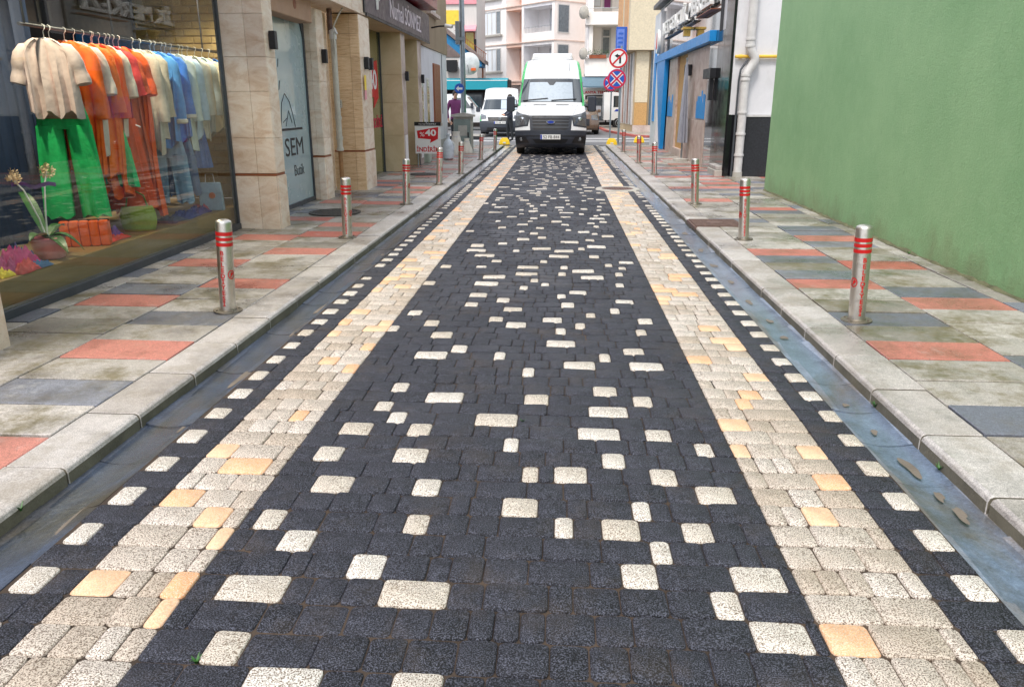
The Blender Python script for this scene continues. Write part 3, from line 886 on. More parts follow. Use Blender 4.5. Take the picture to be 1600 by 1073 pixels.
LB = [(-2.32, 5.12, "nearest steel bollard on left pavement, in front of boutique window"), (-2.295, 8.22, "second nearest bollard on left pavement, beside the round manhole"),
      (-2.205, 11.12, "third nearest bollard on left pavement, opposite the veined travertine pillar"), (-2.16, 13.98, "fourth bollard on left pavement, overlapping the discount sign"),
      (-2.03, 16.09, "fifth bollard on left pavement, just past the discount sign"), (-2.03, 20.2, "sixth bollard on left pavement, in front of grey van's left bumper"),
      (-2.01, 24.4, "farthest bollard on left pavement, next to the yellow block")]
LB[5] = (-2.03, 20.2, "sixth bollard from the camera on left pavement, second last of its row")
RB = [(2.02, 5.13, "nearest steel bollard on right pavement, against the green wall"), (1.99, 8.36, "second nearest bollard on right pavement, beside the rusty drain grate"),
      (1.97, 11.38, "third nearest bollard on right pavement, between grate and marble step"), (1.935, 16.18, "fourth bollard on right pavement, first of the three small ones"),
      (1.93, 19.34, "fifth bollard on right pavement, middle of the three small ones"), (1.89, 23.7, "farthest bollard on right pavement, closest to the road sign pole")]
for i, (x, y, lab) in enumerate(LB):
    o = bl if i == 0 else copy_tree(bl)
    o.location = (x, y, SW); o["label"] = lab
    o.rotation_euler = ((0.0, 0.06, 0.0) if i == 0 else (ri.uniform(-0.012, 0.012), ri.uniform(0.0, 0.07), ri.uniform(-0.1, 0.1)))
for i, (x, y, lab) in enumerate(RB):
    o = brt if i == 0 else copy_tree(brt)
    o.location = (x, y, SW); o["label"] = lab
    o.rotation_euler = ((0.0, -0.045, 0.0) if i == 0 else (ri.uniform(-0.012, 0.012), ri.uniform(-0.06, 0.0), ri.uniform(-0.1, 0.1)))
# ------------------------------------------------------------------ left side: boutique, pillars, second shop
GX = -3.72                       # plane of the shop glass
def slab_face(t, axis, plane, u0, u1, z0, z1, rows, cols, mat, proud=0.018, seed=1, out=-1, name="stone_slab"):
    """cladding slabs with recessed joints on one vertical face; axis 'y' faces -Y, axis 'x' faces +X"""
    sg = random.Random(seed)
    zs = [z0] + list(rows) + [z1]
    us = [u0] + list(cols) + [u1]
    for a, c in zip(zs, zs[1:]):
        for p, q in zip(us, us[1:]):
            g = 0.0014
            b = MB()
            if axis == 'y': b.box(p + g, q - g, plane - proud + sg.uniform(-0.001, 0.002), plane + 0.004, a + g, c - g, 0, 0.5)
            else: b.box(plane - 0.004, plane + proud + sg.uniform(-0.001, 0.002), p + g, q - g, a + g, c - g, 0, 0.5)
            b.build(name, mat, t, bevel=0.003, tint=sg.random())

def pillar(label, x0, x1, y0, y1, ztop, mat, cols, rows, groove, seed):
    t = thing("stone_pillar", label, "pillar", (0, 0, 0))
    MB().box(x0, x1 - 0.02, y0 + 0.02, y1, 0.06, ztop).build("core", 'mortar', t)
    rs = list(rows)
    slab_face(t, 'y', y0 + 0.02, x0, x1 - 0.004, groove + 0.03, ztop, [r for r in rs if r > groove + 0.1], cols, mat, seed=seed)
    slab_face(t, 'y', y0 + 0.02, x0, x1 - 0.004, 0.09, groove, [], cols, mat, 0.028, seed=seed + 1)
    slab_face(t, 'x', x1 - 0.02, y0 + 0.022, y1, groove + 0.03, ztop, [r for r in rs if r > groove + 0.1][::2], [], 'travertine', seed=seed + 2)
    slab_face(t, 'x', x1 - 0.02, y0 + 0.022, y1, 0.09, groove, [], [], 'travertine', 0.028, seed=seed + 3)
    MB().box(x0, x1 - 0.008, y0 + 0.012, y1 - 0.002, groove + 0.003, groove + 0.027).build("shadow_joint", 'brown_wood', t)  # red-brown strip set in the groove
    return t

# --- boutique with lit window
bt = thing("boutique", "clothes boutique with large lit glass window and wooden display platform", "shop")
MB().box(-5.9, -5.6, 3.0, 9.9, 0.0, 3.3).build("back_wall", 'dark_room', bt)
MB().box(-5.6, GX - 0.05, 2.6, 2.9, 0.0, 3.3).build("side_wall", 'dark_room', bt)
MB().box(-5.9, GX - 0.03, 2.6, 9.9, 3.1, 3.3).build("ceiling", 'dark_room', bt)
MB().box(-5.6, GX - 0.08, 2.9, 9.72, 0.02, 0.335).build("display_platform", 'wood', bt, bevel=0.004)
MB().box(-5.55, -5.0, 3.2, 9.6, 0.34, 2.0).build("inner_partition", 'dark_room', bt)
MB().box(-5.6, -3.2, 2.6, 9.05, 3.302, 6.0).build("upper_wall", 'travertine', bt)
fr = MB()
fr.box(GX - 0.05, GX + 0.03, 4.2, 8.76, 0.09, 0.165)
fr.box(GX - 0.03, GX + 0.02, 8.725, 8.76, 0.166, 3.1)
fr.box(GX - 0.05, GX + 0.03, 2.9, 8.76, 3.102, 3.18)
fr.build("window_frame", 'dark_frame', bt, bevel=0.004)
MB().box(GX - 0.006, GX + 0.004, 2.95, 8.724, 0.166, 3.1).build("window_pane", 'glass', bt)
bw = MB().box(-5.6, GX - 0.06, 9.76, 9.9, 0.335, 3.1).build("brick_wall", 'mortar', bt)
sg = random.Random(4)
brick_meshes = []
for w in (0.215, 0.1025):
    for tt in range(3):
        b = MB(); b.box(-w / 2, w / 2, -0.014, 0.01, -0.036, 0.036)
        ob = b.build("brick", 'brick', bw, bevel=0.004, tint=sg.random()); brick_meshes.append(ob)
bi = [0] * 6
zc = 0.38; rowi = 0
while zc < 3.06:
    x = GX - 0.07
    first = True
    while x > -5.2:
        kk = (3 if (rowi % 2 and first) else 0) + sg.randrange(3)
        w = 0.1025 if kk >= 3 else 0.215
        src = brick_meshes[kk]
        o = src if bi[kk] == 0 else src.copy()
        if bi[kk]: COL.objects.link(o); o.parent = bw
        bi[kk] += 1
        o.location = (x - w / 2, 9.757 + sg.uniform(-0.004, 0.004), zc)
        x -= w + 0.011; first = False
    zc += 0.084; rowi += 1
b = MB(); rows_ = []
for j in range(2):
    rows_.append([(0.03 * math.sin(i * 1.1) + 0.012 * math.sin(i * 2.7), -0.9 + 1.8 * i / 60, 2.75 * j) for i in range(61)])
b.grid(rows_)
b.grid([[(p[0] - 0.03, p[1], p[2]) for p in r] for r in rows_])
tag(b.build("drape", 'navy', None, (-4.62, 6.0, 0.336), smooth=True), "dark navy drape at left end of boutique window", "curtain")

# dark shop screens behind the rail
for i, (ya, yb, za, zb) in enumerate(((6.0, 7.5, 2.22, 2.9), (7.7, 9.2, 2.22, 2.9))):
    t = thing("wall_screen", ["dark framed panel above the orange clothes", "dark framed panel above the blue clothes"][i], "panel", (-4.95, 0, 0), group="dark panels above the clothes rail")
    MB().box(-0.02, 0.03, ya, yb, za, zb).build("panel", 'dark_room', t)
    f = MB(); f.box(0.0, 0.05, ya - 0.04, ya, za - 0.04, zb + 0.04); f.box(0.0, 0.05, yb, yb + 0.04, za - 0.04, zb + 0.04); f.box(0.0, 0.05, ya, yb, za - 0.04, za); f.box(0, 0.05, ya, yb, zb, zb + 0.04)
    f.build("frame", 'black_metal', t)

# clothes rail
RX, RZ = -4.12, 2.075
t = thing("clothes_rail", "dark metal clothes rail hung across the boutique window", "rail", (RX, 0, 0))
MB().tube([(0, 6.05, RZ), (0, 9.62, RZ)], 0.013, 10).build("bar", 'black_metal', t, smooth=True)
for y in (6.12, 7.35, 9.2):
    MB().tube([(0, y, RZ), (0, y, 3.1)], 0.009, 8).build("hanger_rod", 'black_metal', t, smooth=True)

def ring_at(cx, cz, hw, th, n, amp, kf, ph, ysh=0.0, cy=0.0):
    out = []
    for k in range(n):
        a = 2 * math.pi * k / n
        c, s = math.cos(a), math.sin(a)
        f = 1 + 0 * amp
        yy = (abs(s) ** 0.7) * math.copysign(1, s) * th + amp * (math.sin(kf * c * 3.0 + ph + (0 if s > 0 else 1.3)) + 0.5 * math.sin(kf * c * 7.3 + 2 * ph) + 0.25 * math.sin(kf * c * 13.0 + ph))
        out.append((cx + c * hw, cy + yy + ysh, cz + amp * 0.9 * math.sin(kf * c * 2.1 + ph * 1.7)))
    return out

cloth_cache = {}
def cloth(c):
    if c not in cloth_cache:
        cloth_cache[c] = simple("cloth_%02x%02x%02x" % c, S(*c), 0.8, var=0.2, scale=9, bmp=0.6, bscale=22)
    return cloth_cache[c]

def garment(name, label, cat, y, col, kind, top, length, hw, rz=0.0, col2=None, sleeve=0.28, flare=1.0, dx=0.0, group="clothes on the boutique rail"):
    g = random.Random(int(y * 977) + 3)
    t = thing(name, label, cat, (RX + dx, y, 0), rz, group)
    ph = g.uniform(0, 6); kf = g.uniform(2.4, 4.2)
    hb = MB(); hb.tube([(0, 0, RZ + 0.022), (0.018, 0, RZ + 0.012), (0.016, 0, RZ - 0.01), (0, 0, RZ - 0.03), (0, 0, top + 0.01)], 0.003, 6)
    hb.tube([(-hw * 0.8, 0, top - 0.075), (0, 0, top + 0.012), (hw * 0.8, 0, top - 0.075)], 0.006, 6)
    hb.build("hanger", 'white_plastic', t, smooth=True)
    body = MB(); n = 56
    if kind in ('shirt', 'dress', 'jacket'):
        prof = [(0.0, 0.075, 0.03), (0.02, 0.12, 0.04), (0.06, hw * 0.86, 0.045), (0.10, hw, 0.05), (0.20, hw * 0.97, 0.055)]
        m = 9
        for i in range(1, m + 1):
            f = i / m
            prof.append((0.20 + (length - 0.20) * f, hw * (0.95 + (flare - 0.95) * f ** 1.3), 0.055 + 0.02 * f))
        rr = [ring_at(0.012 * math.sin(ph + d * 5), top - d, w, th, n, (0.010 + 0.034 * min(1, d / 0.7)) * (1.5 if kind == 'dress' else 1), kf, ph + d * 0.8) for d, w, th in prof]
        body.rings(rr)
        body.build("body", cloth(col), t, smooth=True, angle=80)
        if sleeve > 0:
            for s in (-1, 1):
                sb = MB()
                x0 = s * hw * 0.93
                steps = 7
                path, rad = [(s * hw * 0.55, 0, top - 0.062), (s * hw * 0.8, 0, top - 0.078)], [0.036, 0.05]
                for i in range(steps + 1):
                    f = i / steps
                    path.append((x0 + s * (0.005 + 0.05 * f * (1 if sleeve < 0.4 else 0.5)), 0.012 * math.sin(ph + 4 * f), top - 0.12 - sleeve * f))
                    rad.append(0.056 + 0.004 * math.sin(ph + 11 * f) + 0.004 * f)
                sb.tube(path, rad, 12)
                o = sb.build("sleeve", cloth(col), t, smooth=True, angle=80)
                if kind == 'jacket':
                    MB().lathe([(0.052, 0), (0.066, 0.012), (0.066, 0.04), (0.052, 0.05)], 12, (path[-1][0], path[-1][1], path[-1][2] - 0.02)).build("cuff", cloth(col2 or col), t, smooth=True)
        if kind == 'jacket':
            for s in (-1, 1):
                lb = MB(); yf = -0.062
                lb.prism([(s * 0.02, top - 0.02), (s * 0.10, top - 0.05), (s * 0.085, top - 0.24), (s * 0.01, top - 0.34)] if s > 0 else [(s * 0.01, top - 0.34), (s * 0.085, top - 0.24), (s * 0.10, top - 0.05), (s * 0.02, top - 0.02)], 'y', yf - 0.01, yf + 0.012)
                lb.build("lapel", cloth(col), t, fixn=True)
    elif kind == 'trousers':
        wb = [ring_at(0, top - d, hw * w, 0.045, n, 0.004, kf, ph) for d, w in ((0, 0.72), (0.04, 0.74), (0.16, 0.9), (0.27, 0.98))]
        body.rings(wb); body.build("waist", cloth(col), t, smooth=True, angle=80)
        for s in (-1, 1):
            lb = MB()
            rr = []
            for i in range(9):
                f = i / 8
                rr.append(ring_at(s * hw * (0.52 + 0.12 * f), top - 0.24 - (length - 0.24) * f, hw * (0.47 + (flare - 1) * 0.5 * f), 0.055, 18, 0.006 + 0.014 * f, 3, ph + s + f, 0.02 * s * f))
            lb.rings(rr); lb.build("leg", cloth(col), t, smooth=True, angle=80)
    elif kind == 'skirt':
        rr = []
        for i in range(10):
            f = i / 9
            ring = []
            N = 72
            for k in range(N):
                a = 2 * math.pi * k / N; c, s_ = math.cos(a), math.sin(a)
                w = hw * (0.62 + (flare - 0.62) * f)
                pl = 1 + 0.05 * math.sin(a * 18)
                ring.append((c * w * pl, s_ * (0.05 + 0.07 * f) * pl, top - length * f))
            rr.append(ring)
        body.rings(rr); body.build("pleats", cloth(col), t, smooth=True, angle=60)
    return t

T0 = 1.985
garment("blouse", "white short sleeved blouse, leftmost on the boutique rail", "blouse", 6.33, (206, 186, 180), 'shirt', T0, 0.58, 0.202, 0.28, sleeve=0.22, flare=0.98)
garment("trousers", "bright green wide trousers hanging below the white blouse", "trousers", 6.40, (26, 186, 100), 'trousers', 1.56, 0.99, 0.215, 0.28, flare=1.15)
garment("knitted_sweater", "bright orange knitted top next to the white blouse", "top", 6.60, (250, 104, 8), 'shirt', T0, 1.05, 0.194, 0.22, sleeve=0.5, flare=0.9)
garment("tee", "small white tee peeking out between the orange tops", "tee", 6.73, (214, 200, 190), 'shirt', T0, 0.9, 0.185, 0.2, sleeve=0.3, flare=0.86)
garment("orange_shirt", "plain orange shirt, second orange piece from the left", "shirt", 6.86, (252, 112, 10), 'shirt', T0, 1.12, 0.194, 0.2, sleeve=0.45, flare=0.94)
garment("green_shorts", "short green trousers behind the wide green trousers", "trousers", 6.98, (38, 190, 116), 'trousers', 1.35, 0.58, 0.2, 0.2, flare=1.1)
garment("cream_tee", "cream tee with white sleeve between orange shirt and red dress", "tee", 7.10, (216, 204, 188), 'shirt', T0, 0.82, 0.181, 0.18, sleeve=0.32, flare=0.88)
garment("pleated_skirt", "rust orange pleated skirt beside the long orange dress", "skirt", 7.20, (216, 78, 14), 'skirt', 1.36, 0.82, 0.26, 0.15, flare=1.0)
garment("coral_blouse", "coral red top right of the cream tee", "top", 7.26, (224, 62, 62), 'shirt', T0, 0.7, 0.172, 0.18, sleeve=0.3, flare=0.9)
garment("orange_dress", "long orange dress reaching almost to the platform", "dress", 7.42, (244, 92, 8), 'dress', T0, 1.5, 0.194, 0.18, sleeve=0.3, flare=1.15)
garment("cream_blouse", "cream chiffon blouse between orange dress and blue blazer", "blouse", 7.66, (200, 190, 174), 'shirt', T0, 0.95, 0.189, 0.15, sleeve=0.55, flare=0.95)
garment("cream_dress", "pale long shirt behind the cream chiffon blouse", "shirt", 7.80, (194, 184, 168), 'shirt', T0, 0.8, 0.189, 0.15, sleeve=0.5, flare=0.95)
garment("blue_blazer", "light blue blazer with fluffy white cuffs", "blazer", 8.0, (78, 148, 216), 'jacket', T0, 0.9, 0.202, 0.2, (226, 216, 204), sleeve=0.55, flare=0.98)
garment("jeans", "pale blue jeans hanging below the blue blazer", "jeans", 8.08, (128, 162, 190), 'trousers', 1.22, 0.74, 0.19, 0.2)
garment("blue_jacket", "stronger blue jacket just right of the light blue blazer", "jacket", 8.22, (44, 118, 206), 'jacket', T0, 0.86, 0.194, 0.18, (228, 220, 210), sleeve=0.5, flare=0.96)
garment("mint_shirt", "pale grey green shirt next to the blue jackets", "shirt", 8.42, (196, 208, 204), 'shirt', T0, 0.95, 0.185, 0.15, sleeve=0.55, flare=0.92)
garment("sky_shirt", "pale sky blue shirt in the middle of the blue group", "shirt", 8.60, (176, 200, 222), 'shirt', T0, 0.85, 0.181, 0.15, sleeve=0.55, flare=0.92)
garment("dark_jeans", "darker blue jeans behind the pale jeans", "jeans", 8.30, (70, 108, 150), 'trousers', 1.2, 0.66, 0.18, 0.15)
garment("rust_dress", "rust coloured long dress left of the long orange dress", "dress", 7.33, (196, 78, 30), 'dress', 1.95, 1.4, 0.18, 0.15, sleeve=0.25, flare=1.1)
garment("amber_shirt", "amber orange long shirt in front of the coral blouse", "shirt", 7.0, (248, 98, 10), 'shirt', T0, 1.3, 0.17, 0.2, sleeve=0.5, flare=0.95)
garment("denim_skirt", "mid blue denim piece low on the right part of the rail", "skirt", 8.68, (52, 104, 168), 'skirt', 1.30, 0.5, 0.2, 0.12, flare=0.95)
garment("pale_shirt", "off white shirt near the right end of the rail", "shirt", 8.80, (202, 200, 188), 'shirt', T0, 0.88, 0.181, 0.12, sleeve=0.5, flare=0.92)
garment("ice_shirt", "ice blue shirt second from the right on the rail", "shirt", 8.98, (186, 206, 218), 'shirt', T0, 0.84, 0.176, 0.12, sleeve=0.5, flare=0.92)
garment("cream_shirt", "cream shirt behind the royal blue top", "shirt", 9.16, (206, 196, 172), 'shirt', T0, 0.8, 0.176, 0.1, sleeve=0.45, flare=0.92)
garment("royal_tee", "royal blue short sleeved top at right end of the rail", "top", 9.34, (40, 104, 178), 'shirt', T0, 0.5, 0.176, 0.1, sleeve=0.22, flare=0.95)

# things standing on the display platform
PZ = 0.336
t = thing("potted_orchid", "orchid with pale flowers in a ribbed pink pot", "plant", (-3.98, 5.74, PZ))
MB().lathe([(0.085, 0), (0.105, 0.01), (0.108, 0.05), (0.113, 0.055), (0.112, 0.09), (0.118, 0.095), (0.118, 0.13), (0.124, 0.135), (0.124, 0.165), (0.108, 0.168), (0.104, 0.13), (0.001, 0.125)], 28, cap=False).build("pot", simple("pink_pot", S(226, 140, 146), 0.35, coat=0.4), t, smooth=True, angle=60)
def leafblade(ln, w, a, up, droop, z0):
    b = MB(); rows = []
    for i in range(9):
        f = i / 8
        r = ln * f; z = z0 + up * math.sin(f * 1.6) - droop * f * f
        ww = w * math.sin(math.pi * (0.08 + 0.9 * f)) ** 0.8
        px, py = r * math.cos(a), r * math.sin(a)
        nx, ny = -math.sin(a), math.cos(a)
        rows.append([(px + nx * ww * s, py + ny * ww * s, z + abs(s) * ww * 0.4) for s in (-1, -0.5, 0, 0.5, 1)])
    b.grid(rows); b.grid([[(p[0], p[1], p[2] - 0.004) for p in r][::-1] for r in rows])
    return b
for a, ln, up, dr in ((2.6, 0.34, 0.34, 0.0), (-0.5, 0.26, 0.06, 0.14), (0.4, 0.24, 0.10, 0.2), (-1.6, 0.2, 0.10, 0.08), (1.6, 0.24, 0.12, 0.05)):
    leafblade(ln, 0.045, a, up, dr, 0.15).build("leaf", 'leaf', t, smooth=True)
for k, (dx, dy, h) in enumerate(((-0.16, -0.06, 0.62), (0.02, 0.10, 0.66))):
    MB().tube([(0, 0, 0.13), (dx * 0.2, dy * 0.2, h * 0.5), (dx * 0.6, dy * 0.6, h * 0.85), (dx, dy, h)], 0.006, 6).build("stem", 'white_plastic', t, smooth=True)
    fb = MB(); gg = random.Random(k)
    for q in range(16):
        c = (dx + gg.uniform(-0.05, 0.05), dy + gg.uniform(-0.05, 0.05), h + gg.uniform(-0.03, 0.05))
        for p in range(5):
            a = p * 1.257 + q
            fb.grid([[c, (c[0] + 0.02 * math.cos(a), c[1], c[2] + 0.02 * math.sin(a))], [(c[0] + 0.02 * math.cos(a + 0.6), c[1] + 0.008, c[2] + 0.02 * math.sin(a + 0.6)), (c[0] + 0.027 * math.cos(a + 0.3), c[1] + 0.004, c[2] + 0.027 * math.sin(a + 0.3))]])
    fb.build("blossom", simple("blossom", S(236, 206, 166), 0.6, var=0.2, scale=40), t)
b = MB(); gg = random.Random(3)
b.grid([[(-0.20 + 0.05 * i, -0.02 + 0.015 * math.sin(i), 0.55 + 0.015 * math.sin(i * 1.3) + j * 0.03) for i in range(8)] for j in range(2)])
b.build("ribbon", simple("purple_ribbon", S(96, 58, 150), 0.5), t, smooth=True)

t = thing("quilted_bag", "orange quilted handbag lying on the display platform", "handbag", (-4.02, 6.3, PZ), 0.35)
b = MB()
for i in range(5):
    x = -0.19 + i * 0.076
    b2 = MB(); b2.box(x + 0.002, x + 0.074, -0.06, 0.06, 0.0, 0.215); b2.build("quilted_panel", cloth((240, 96, 30)), t, bevel=0.018, seg=3, smooth=True)
MB().box(-0.185, 0.185, -0.05, 0.05, 0.012, 0.2).build("seam_core", cloth((150, 50, 20)), t)
MB().box(-0.19, 0.19, -0.008, 0.008, 0.205, 0.224).build("zip", 'black_metal', t)

def blob(nx, ny, hx, hy, hz, seed, amp):
    g = random.Random(seed); ph = [g.uniform(0, 6) for _ in range(6)]
    rows = []
    for j in range(ny + 1):
        v = -1 + 2 * j / ny; row = []
        for i in range(nx + 1):
            u = -1 + 2 * i / nx
            r = max(0.0, 1 - abs(u) ** 2.4) * max(0.0, 1 - abs(v) ** 2.4)
            z = 0.8 * hz * (r ** 0.5) * (1 + amp * math.sin(u * 7 + ph[0] + 2 * v) + amp * 0.8 * math.sin(v * 13 + ph[1] + u * 5 + 1.5 * math.sin(u * 4)) + amp * 0.6 * math.sin(u * 19 + v * 6 + ph[4]))
            row.append((u * hx * (1 + 0.1 * math.sin(v * 3 + ph[2])), v * hy * (1 + 0.1 * math.sin(u * 3 + ph[3])), max(0.001, z)))
        rows.append(row)
    return rows
def pile(name, label, cat, x, y, parts, rz=0.0):
    t = thing(name, label, cat, (x, y, PZ), rz)
    for i, (pn, col, dx, dy, hx, hy, hz, dz) in enumerate(parts):
        b = MB(); rows = blob(30, 30, hx, hy, hz, i + 5, 0.2)
        b.grid(rows)
        n = b.add([(p[0], p[1], -0.0) for p in rows[0]])
        b.build(pn, cloth(col), t, (dx, dy, 0.001 + dz), smooth=True, angle=80)
    return t
pile("scarf_bundle", "bundle of pink and multicoloured scarves at lower left of window", "scarf", -3.95, 5.30,
     [("fold", (170, 44, 108), 0.0, 0.0, 0.10, 0.16, 0.17, 0), ("fold", (176, 64, 66), 0.08, -0.06, 0.08, 0.12, 0.09, 0), ("fold", (66, 60, 110), -0.05, 0.10, 0.10, 0.1, 0.16, 0), ("fold", (206, 188, 60), 0.06, -0.24, 0.06, 0.07, 0.06, 0), ("fold", (48, 96, 140), 0.1, 0.10, 0.05, 0.10, 0.05, 0), ("fold", (150, 60, 110), 0.02, -0.14, 0.09, 0.09, 0.12, 0)])
pile("sandals", "red sandals with patterned purple cloth beside orange bag", "sandals", -3.98, 6.62,
     [("sole", (236, 60, 36), 0.03, -0.02, 0.06, 0.15, 0.045, 0), ("cloth", (112, 80, 150), -0.05, 0.06, 0.08, 0.10, 0.11, 0), ("cloth", (190, 120, 110), -0.06, -0.1, 0.06, 0.08, 0.08, 0)])
t = thing("green_bag", "round lime green handbag on display platform", "handbag", (-4.0, 7.12, PZ), 0.3)
b = MB(); N = 28; rr = []
for i in range(9):
    f = i / 8; z = 0.23 * f; w = 0.115 + 0.045 * math.sin(math.pi * (0.15 + 0.7 * f))
    rr.append([(w * math.cos(2 * math.pi * k / N) * (1 + 0.03 * math.cos(14 * math.pi * k / N)), 0.65 * w * math.sin(2 * math.pi * k / N) * (1 + 0.03 * math.cos(14 * math.pi * k / N)), z) for k in range(N)])
b.rings(rr).build("pouch", cloth((140, 160, 46)), t, smooth=True, angle=80)
MB().tube([(-0.1, 0, 0.2), (-0.07, 0, 0.33), (0.0, 0, 0.37), (0.07, 0, 0.33), (0.1, 0, 0.2)], 0.008, 8).build("handle", cloth((110, 130, 40)), t, smooth=True)
pile("folded_denim", "folded dark blue denim on display platform", "clothes", -4.0, 7.86, [("fold", (50, 60, 84), 0.0, -0.16, 0.13, 0.15, 0.05, 0), ("fold", (36, 52, 120), 0.03, 0.12, 0.11, 0.17, 0.08, 0)])
pile("folded_scarves", "folded blue and crimson scarves by pale gift bag", "scarf", -4.02, 8.36, [("fold", (40, 50, 130), 0.03, -0.05, 0.1, 0.14, 0.08, 0), ("fold", (160, 50, 80), -0.02, 0.16, 0.1, 0.13, 0.08, 0)])
t = thing("gift_bag", "pale blue gift bag at right end of the display", "bag", (-3.93, 8.58, PZ), 0.25)
b = MB(); b.rings([[(-0.13, -0.06, 0), (0.13, -0.06, 0), (0.13, 0.06, 0), (-0.13, 0.06, 0)], [(-0.12, -0.05, 0.2), (0.12, -0.05, 0.2), (0.12, 0.05, 0.2), (-0.12, 0.05, 0.2)], [(-0.11, -0.02, 0.31), (0.11, -0.02, 0.31), (0.11, 0.02, 0.31), (-0.11, 0.02, 0.31)]])
b.build("bag", cloth((136, 164, 190)), t, bevel=0.006)
MB().tube([(-0.05, 0, 0.30), (-0.04, 0, 0.4), (0.04, 0, 0.4), (0.05, 0, 0.30)], 0.004, 6).build("handle", 'white_plastic', t)
MB().lathe([(0.0, -0.004), (0.035, -0.004), (0.035, 0.0), (0.0, 0.0)], 12, (0.02, -0.062, 0.17), axis='y', cap=False).build("motif", cloth((190, 90, 50)), t)

# shop spotlights (lit)
for i, (x, y) in enumerate(((-4.0, 5.6), (-4.0, 7.2), (-4.0, 8.9))):
    t = thing("spotlight", ["lit ceiling spotlight over the orchid", "lit ceiling spotlight over the orange dress", "lit ceiling spotlight by the brick wall"][i], "spotlight", (x, y, 2.98), group="boutique ceiling spotlights")
    MB().lathe([(0.04, 0.0), (0.045, 0.11), (0.001, 0.115)], 16, cap=False).build("housing", 'black_metal', t, smooth=True)
    em, nt, bb, P = newmat("lamp_face"); bb.inputs["Emission Color"].default_value = (1, 0.82, 0.55, 1); bb.inputs["Emission Strength"].default_value = 12
    MB().lathe([(0.001, 0.012), (0.038, 0.012)], 16, cap=False).build("lamp_face", em, t)
    ld = bpy.data.lights.new("spot_bulb", 'SPOT'); ld.energy = 125; ld.color = (1.0, 0.86, 0.66); ld.spot_size = RAD(125); ld.spot_blend = 0.6; ld.shadow_soft_size = 0.05
    lo = bpy.data.objects.new("bulb", ld); COL.objects.link(lo); lo.parent = t; lo.location = (0, 0, -0.02)
    lo.rotation_euler = (0, 0, 0)

# --- pillars and frosted door
P1ROWS = [1.12, 1.62, 1.98, 2.42]
pillar("near travertine pillar between boutique window and frosted door", -3.74, -3.22, 8.765, 9.06, 3.3, 'travertine', [-3.44], P1ROWS, 0.70, 11)
pillar("slim travertine pillar right of the frosted door", -3.74, -3.50, 11.6, 11.95, 2.78, 'travertine', [-3.61], [1.0, 1.4, 1.8, 2.2], 0.72, 21)
pillar("wide veined travertine pillar behind the drainpipe", -3.74, -3.225, 12.95, 13.66, 2.84, 'travertine_vein', [-3.38], [1.1, 1.7, 2.2, 2.55], 0.72, 31)
MB_near = pillar("pink stone pillar stub at left end of boutique window", -3.95, -3.30, 3.5, 4.24, 3.3, 'travertine', [], [1.0, 1.6, 2.2], 0.5, 41)

t = thing("frosted_door", "tall frosted glass panel with shop logo between travertine pillars", "door", (0, 0, 0))
b = MB(); DX = -3.70
b.prism([(9.0, 0.16), (11.55, 0.16), (11.55, 2.40), (11.46, 2.56), (11.25, 2.62), (9.0, 2.62)], 'x', DX - 0.012, DX)
b.build("panel", 'frosted', t)
f = MB(); f.box(DX - 0.03, DX + 0.02, 9.0, 11.6, 0.10, 0.16); f.box(DX - 0.03, DX + 0.02, 11.552, 11.598, 0.161, 2.38)
f.prism([(11.598, 2.38), (11.598, 2.75), (9.0, 2.75), (9.0, 2.63), (11.26, 2.63), (11.47, 2.565), (11.552, 2.38)], 'x', DX - 0.028, DX + 0.018)
f.build("frame", 'dark_frame', t, fixn=True)
MB().box(DX + 0.001, DX + 0.004, 10.35, 11.25, 1.14, 1.17).build("logo_bar", 'ink', t)
lettering("logo_letters", "SEM", 0.3, 'ink', t, (DX + 0.002, 10.86, 0.80), '+x', 0.001, width=0.75, height=0.24)
lettering("logo_small", "Butik", 0.2, 'ink', t, (DX + 0.002, 10.98, 0.52), '+x', 0.001, width=0.42, height=0.15)
b = MB()
for ya, za, yb, zb in ((10.1, 1.18, 10.2, 1.5), (10.2, 1.5, 10.34, 1.62), (10.34, 1.62, 10.5, 1.52), (10.5, 1.52, 10.6, 1.36), (10.6, 1.36, 10.68, 1.18), (10.3, 1.20, 10.45, 1.40), (10.45, 1.40, 10.55, 1.24), (10.14, 1.66, 10.2, 1.78), (10.17, 1.95, 10.2, 2.05), (10.2, 1.25, 10.35, 1.3)):
    b.tube([(DX + 0.002, ya + 0.28, za), (DX + 0.002, yb + 0.28, zb)], 0.005, 5)
b.build("logo_sketch", 'ink', t)
b = MB(); b.box(-3.68, -3.46, 9.08, 11.3, 2.55, 3.4); bx_ = tag(b.build("fascia_box", 'tan_box', None, bevel=0.01), "tan fascia box above the frosted door", "fascia")
MB().lathe([(0.001, 0.0), (0.06, 0.0), (0.06, 0.004), (0.001, 0.004)], 20, (-3.459, 10.6, 2.72), axis='x', cap=False).build("vent_hole", 'brown_wood', bx_)
t = thing("stone_lintel", "travertine lintel spanning above the drainpipe", "lintel", (0, 0, 0))
MB().box(-3.74, -3.24, 9.2, 13.7, 2.86, 3.6).build("core", 'travertine', t)
slab_face(t, 'x', -3.24, 9.2, 13.7, 2.86, 3.6, [], [10.3, 11.5, 12.6], 'travertine', seed=8)
# wall behind pipe recess
tag(MB().box(-4.1, -3.75, 11.96, 12.94, 0.05, 2.86).build("recess_wall", 'travertine', None), "travertine recess behind the white drainpipe", "wall")

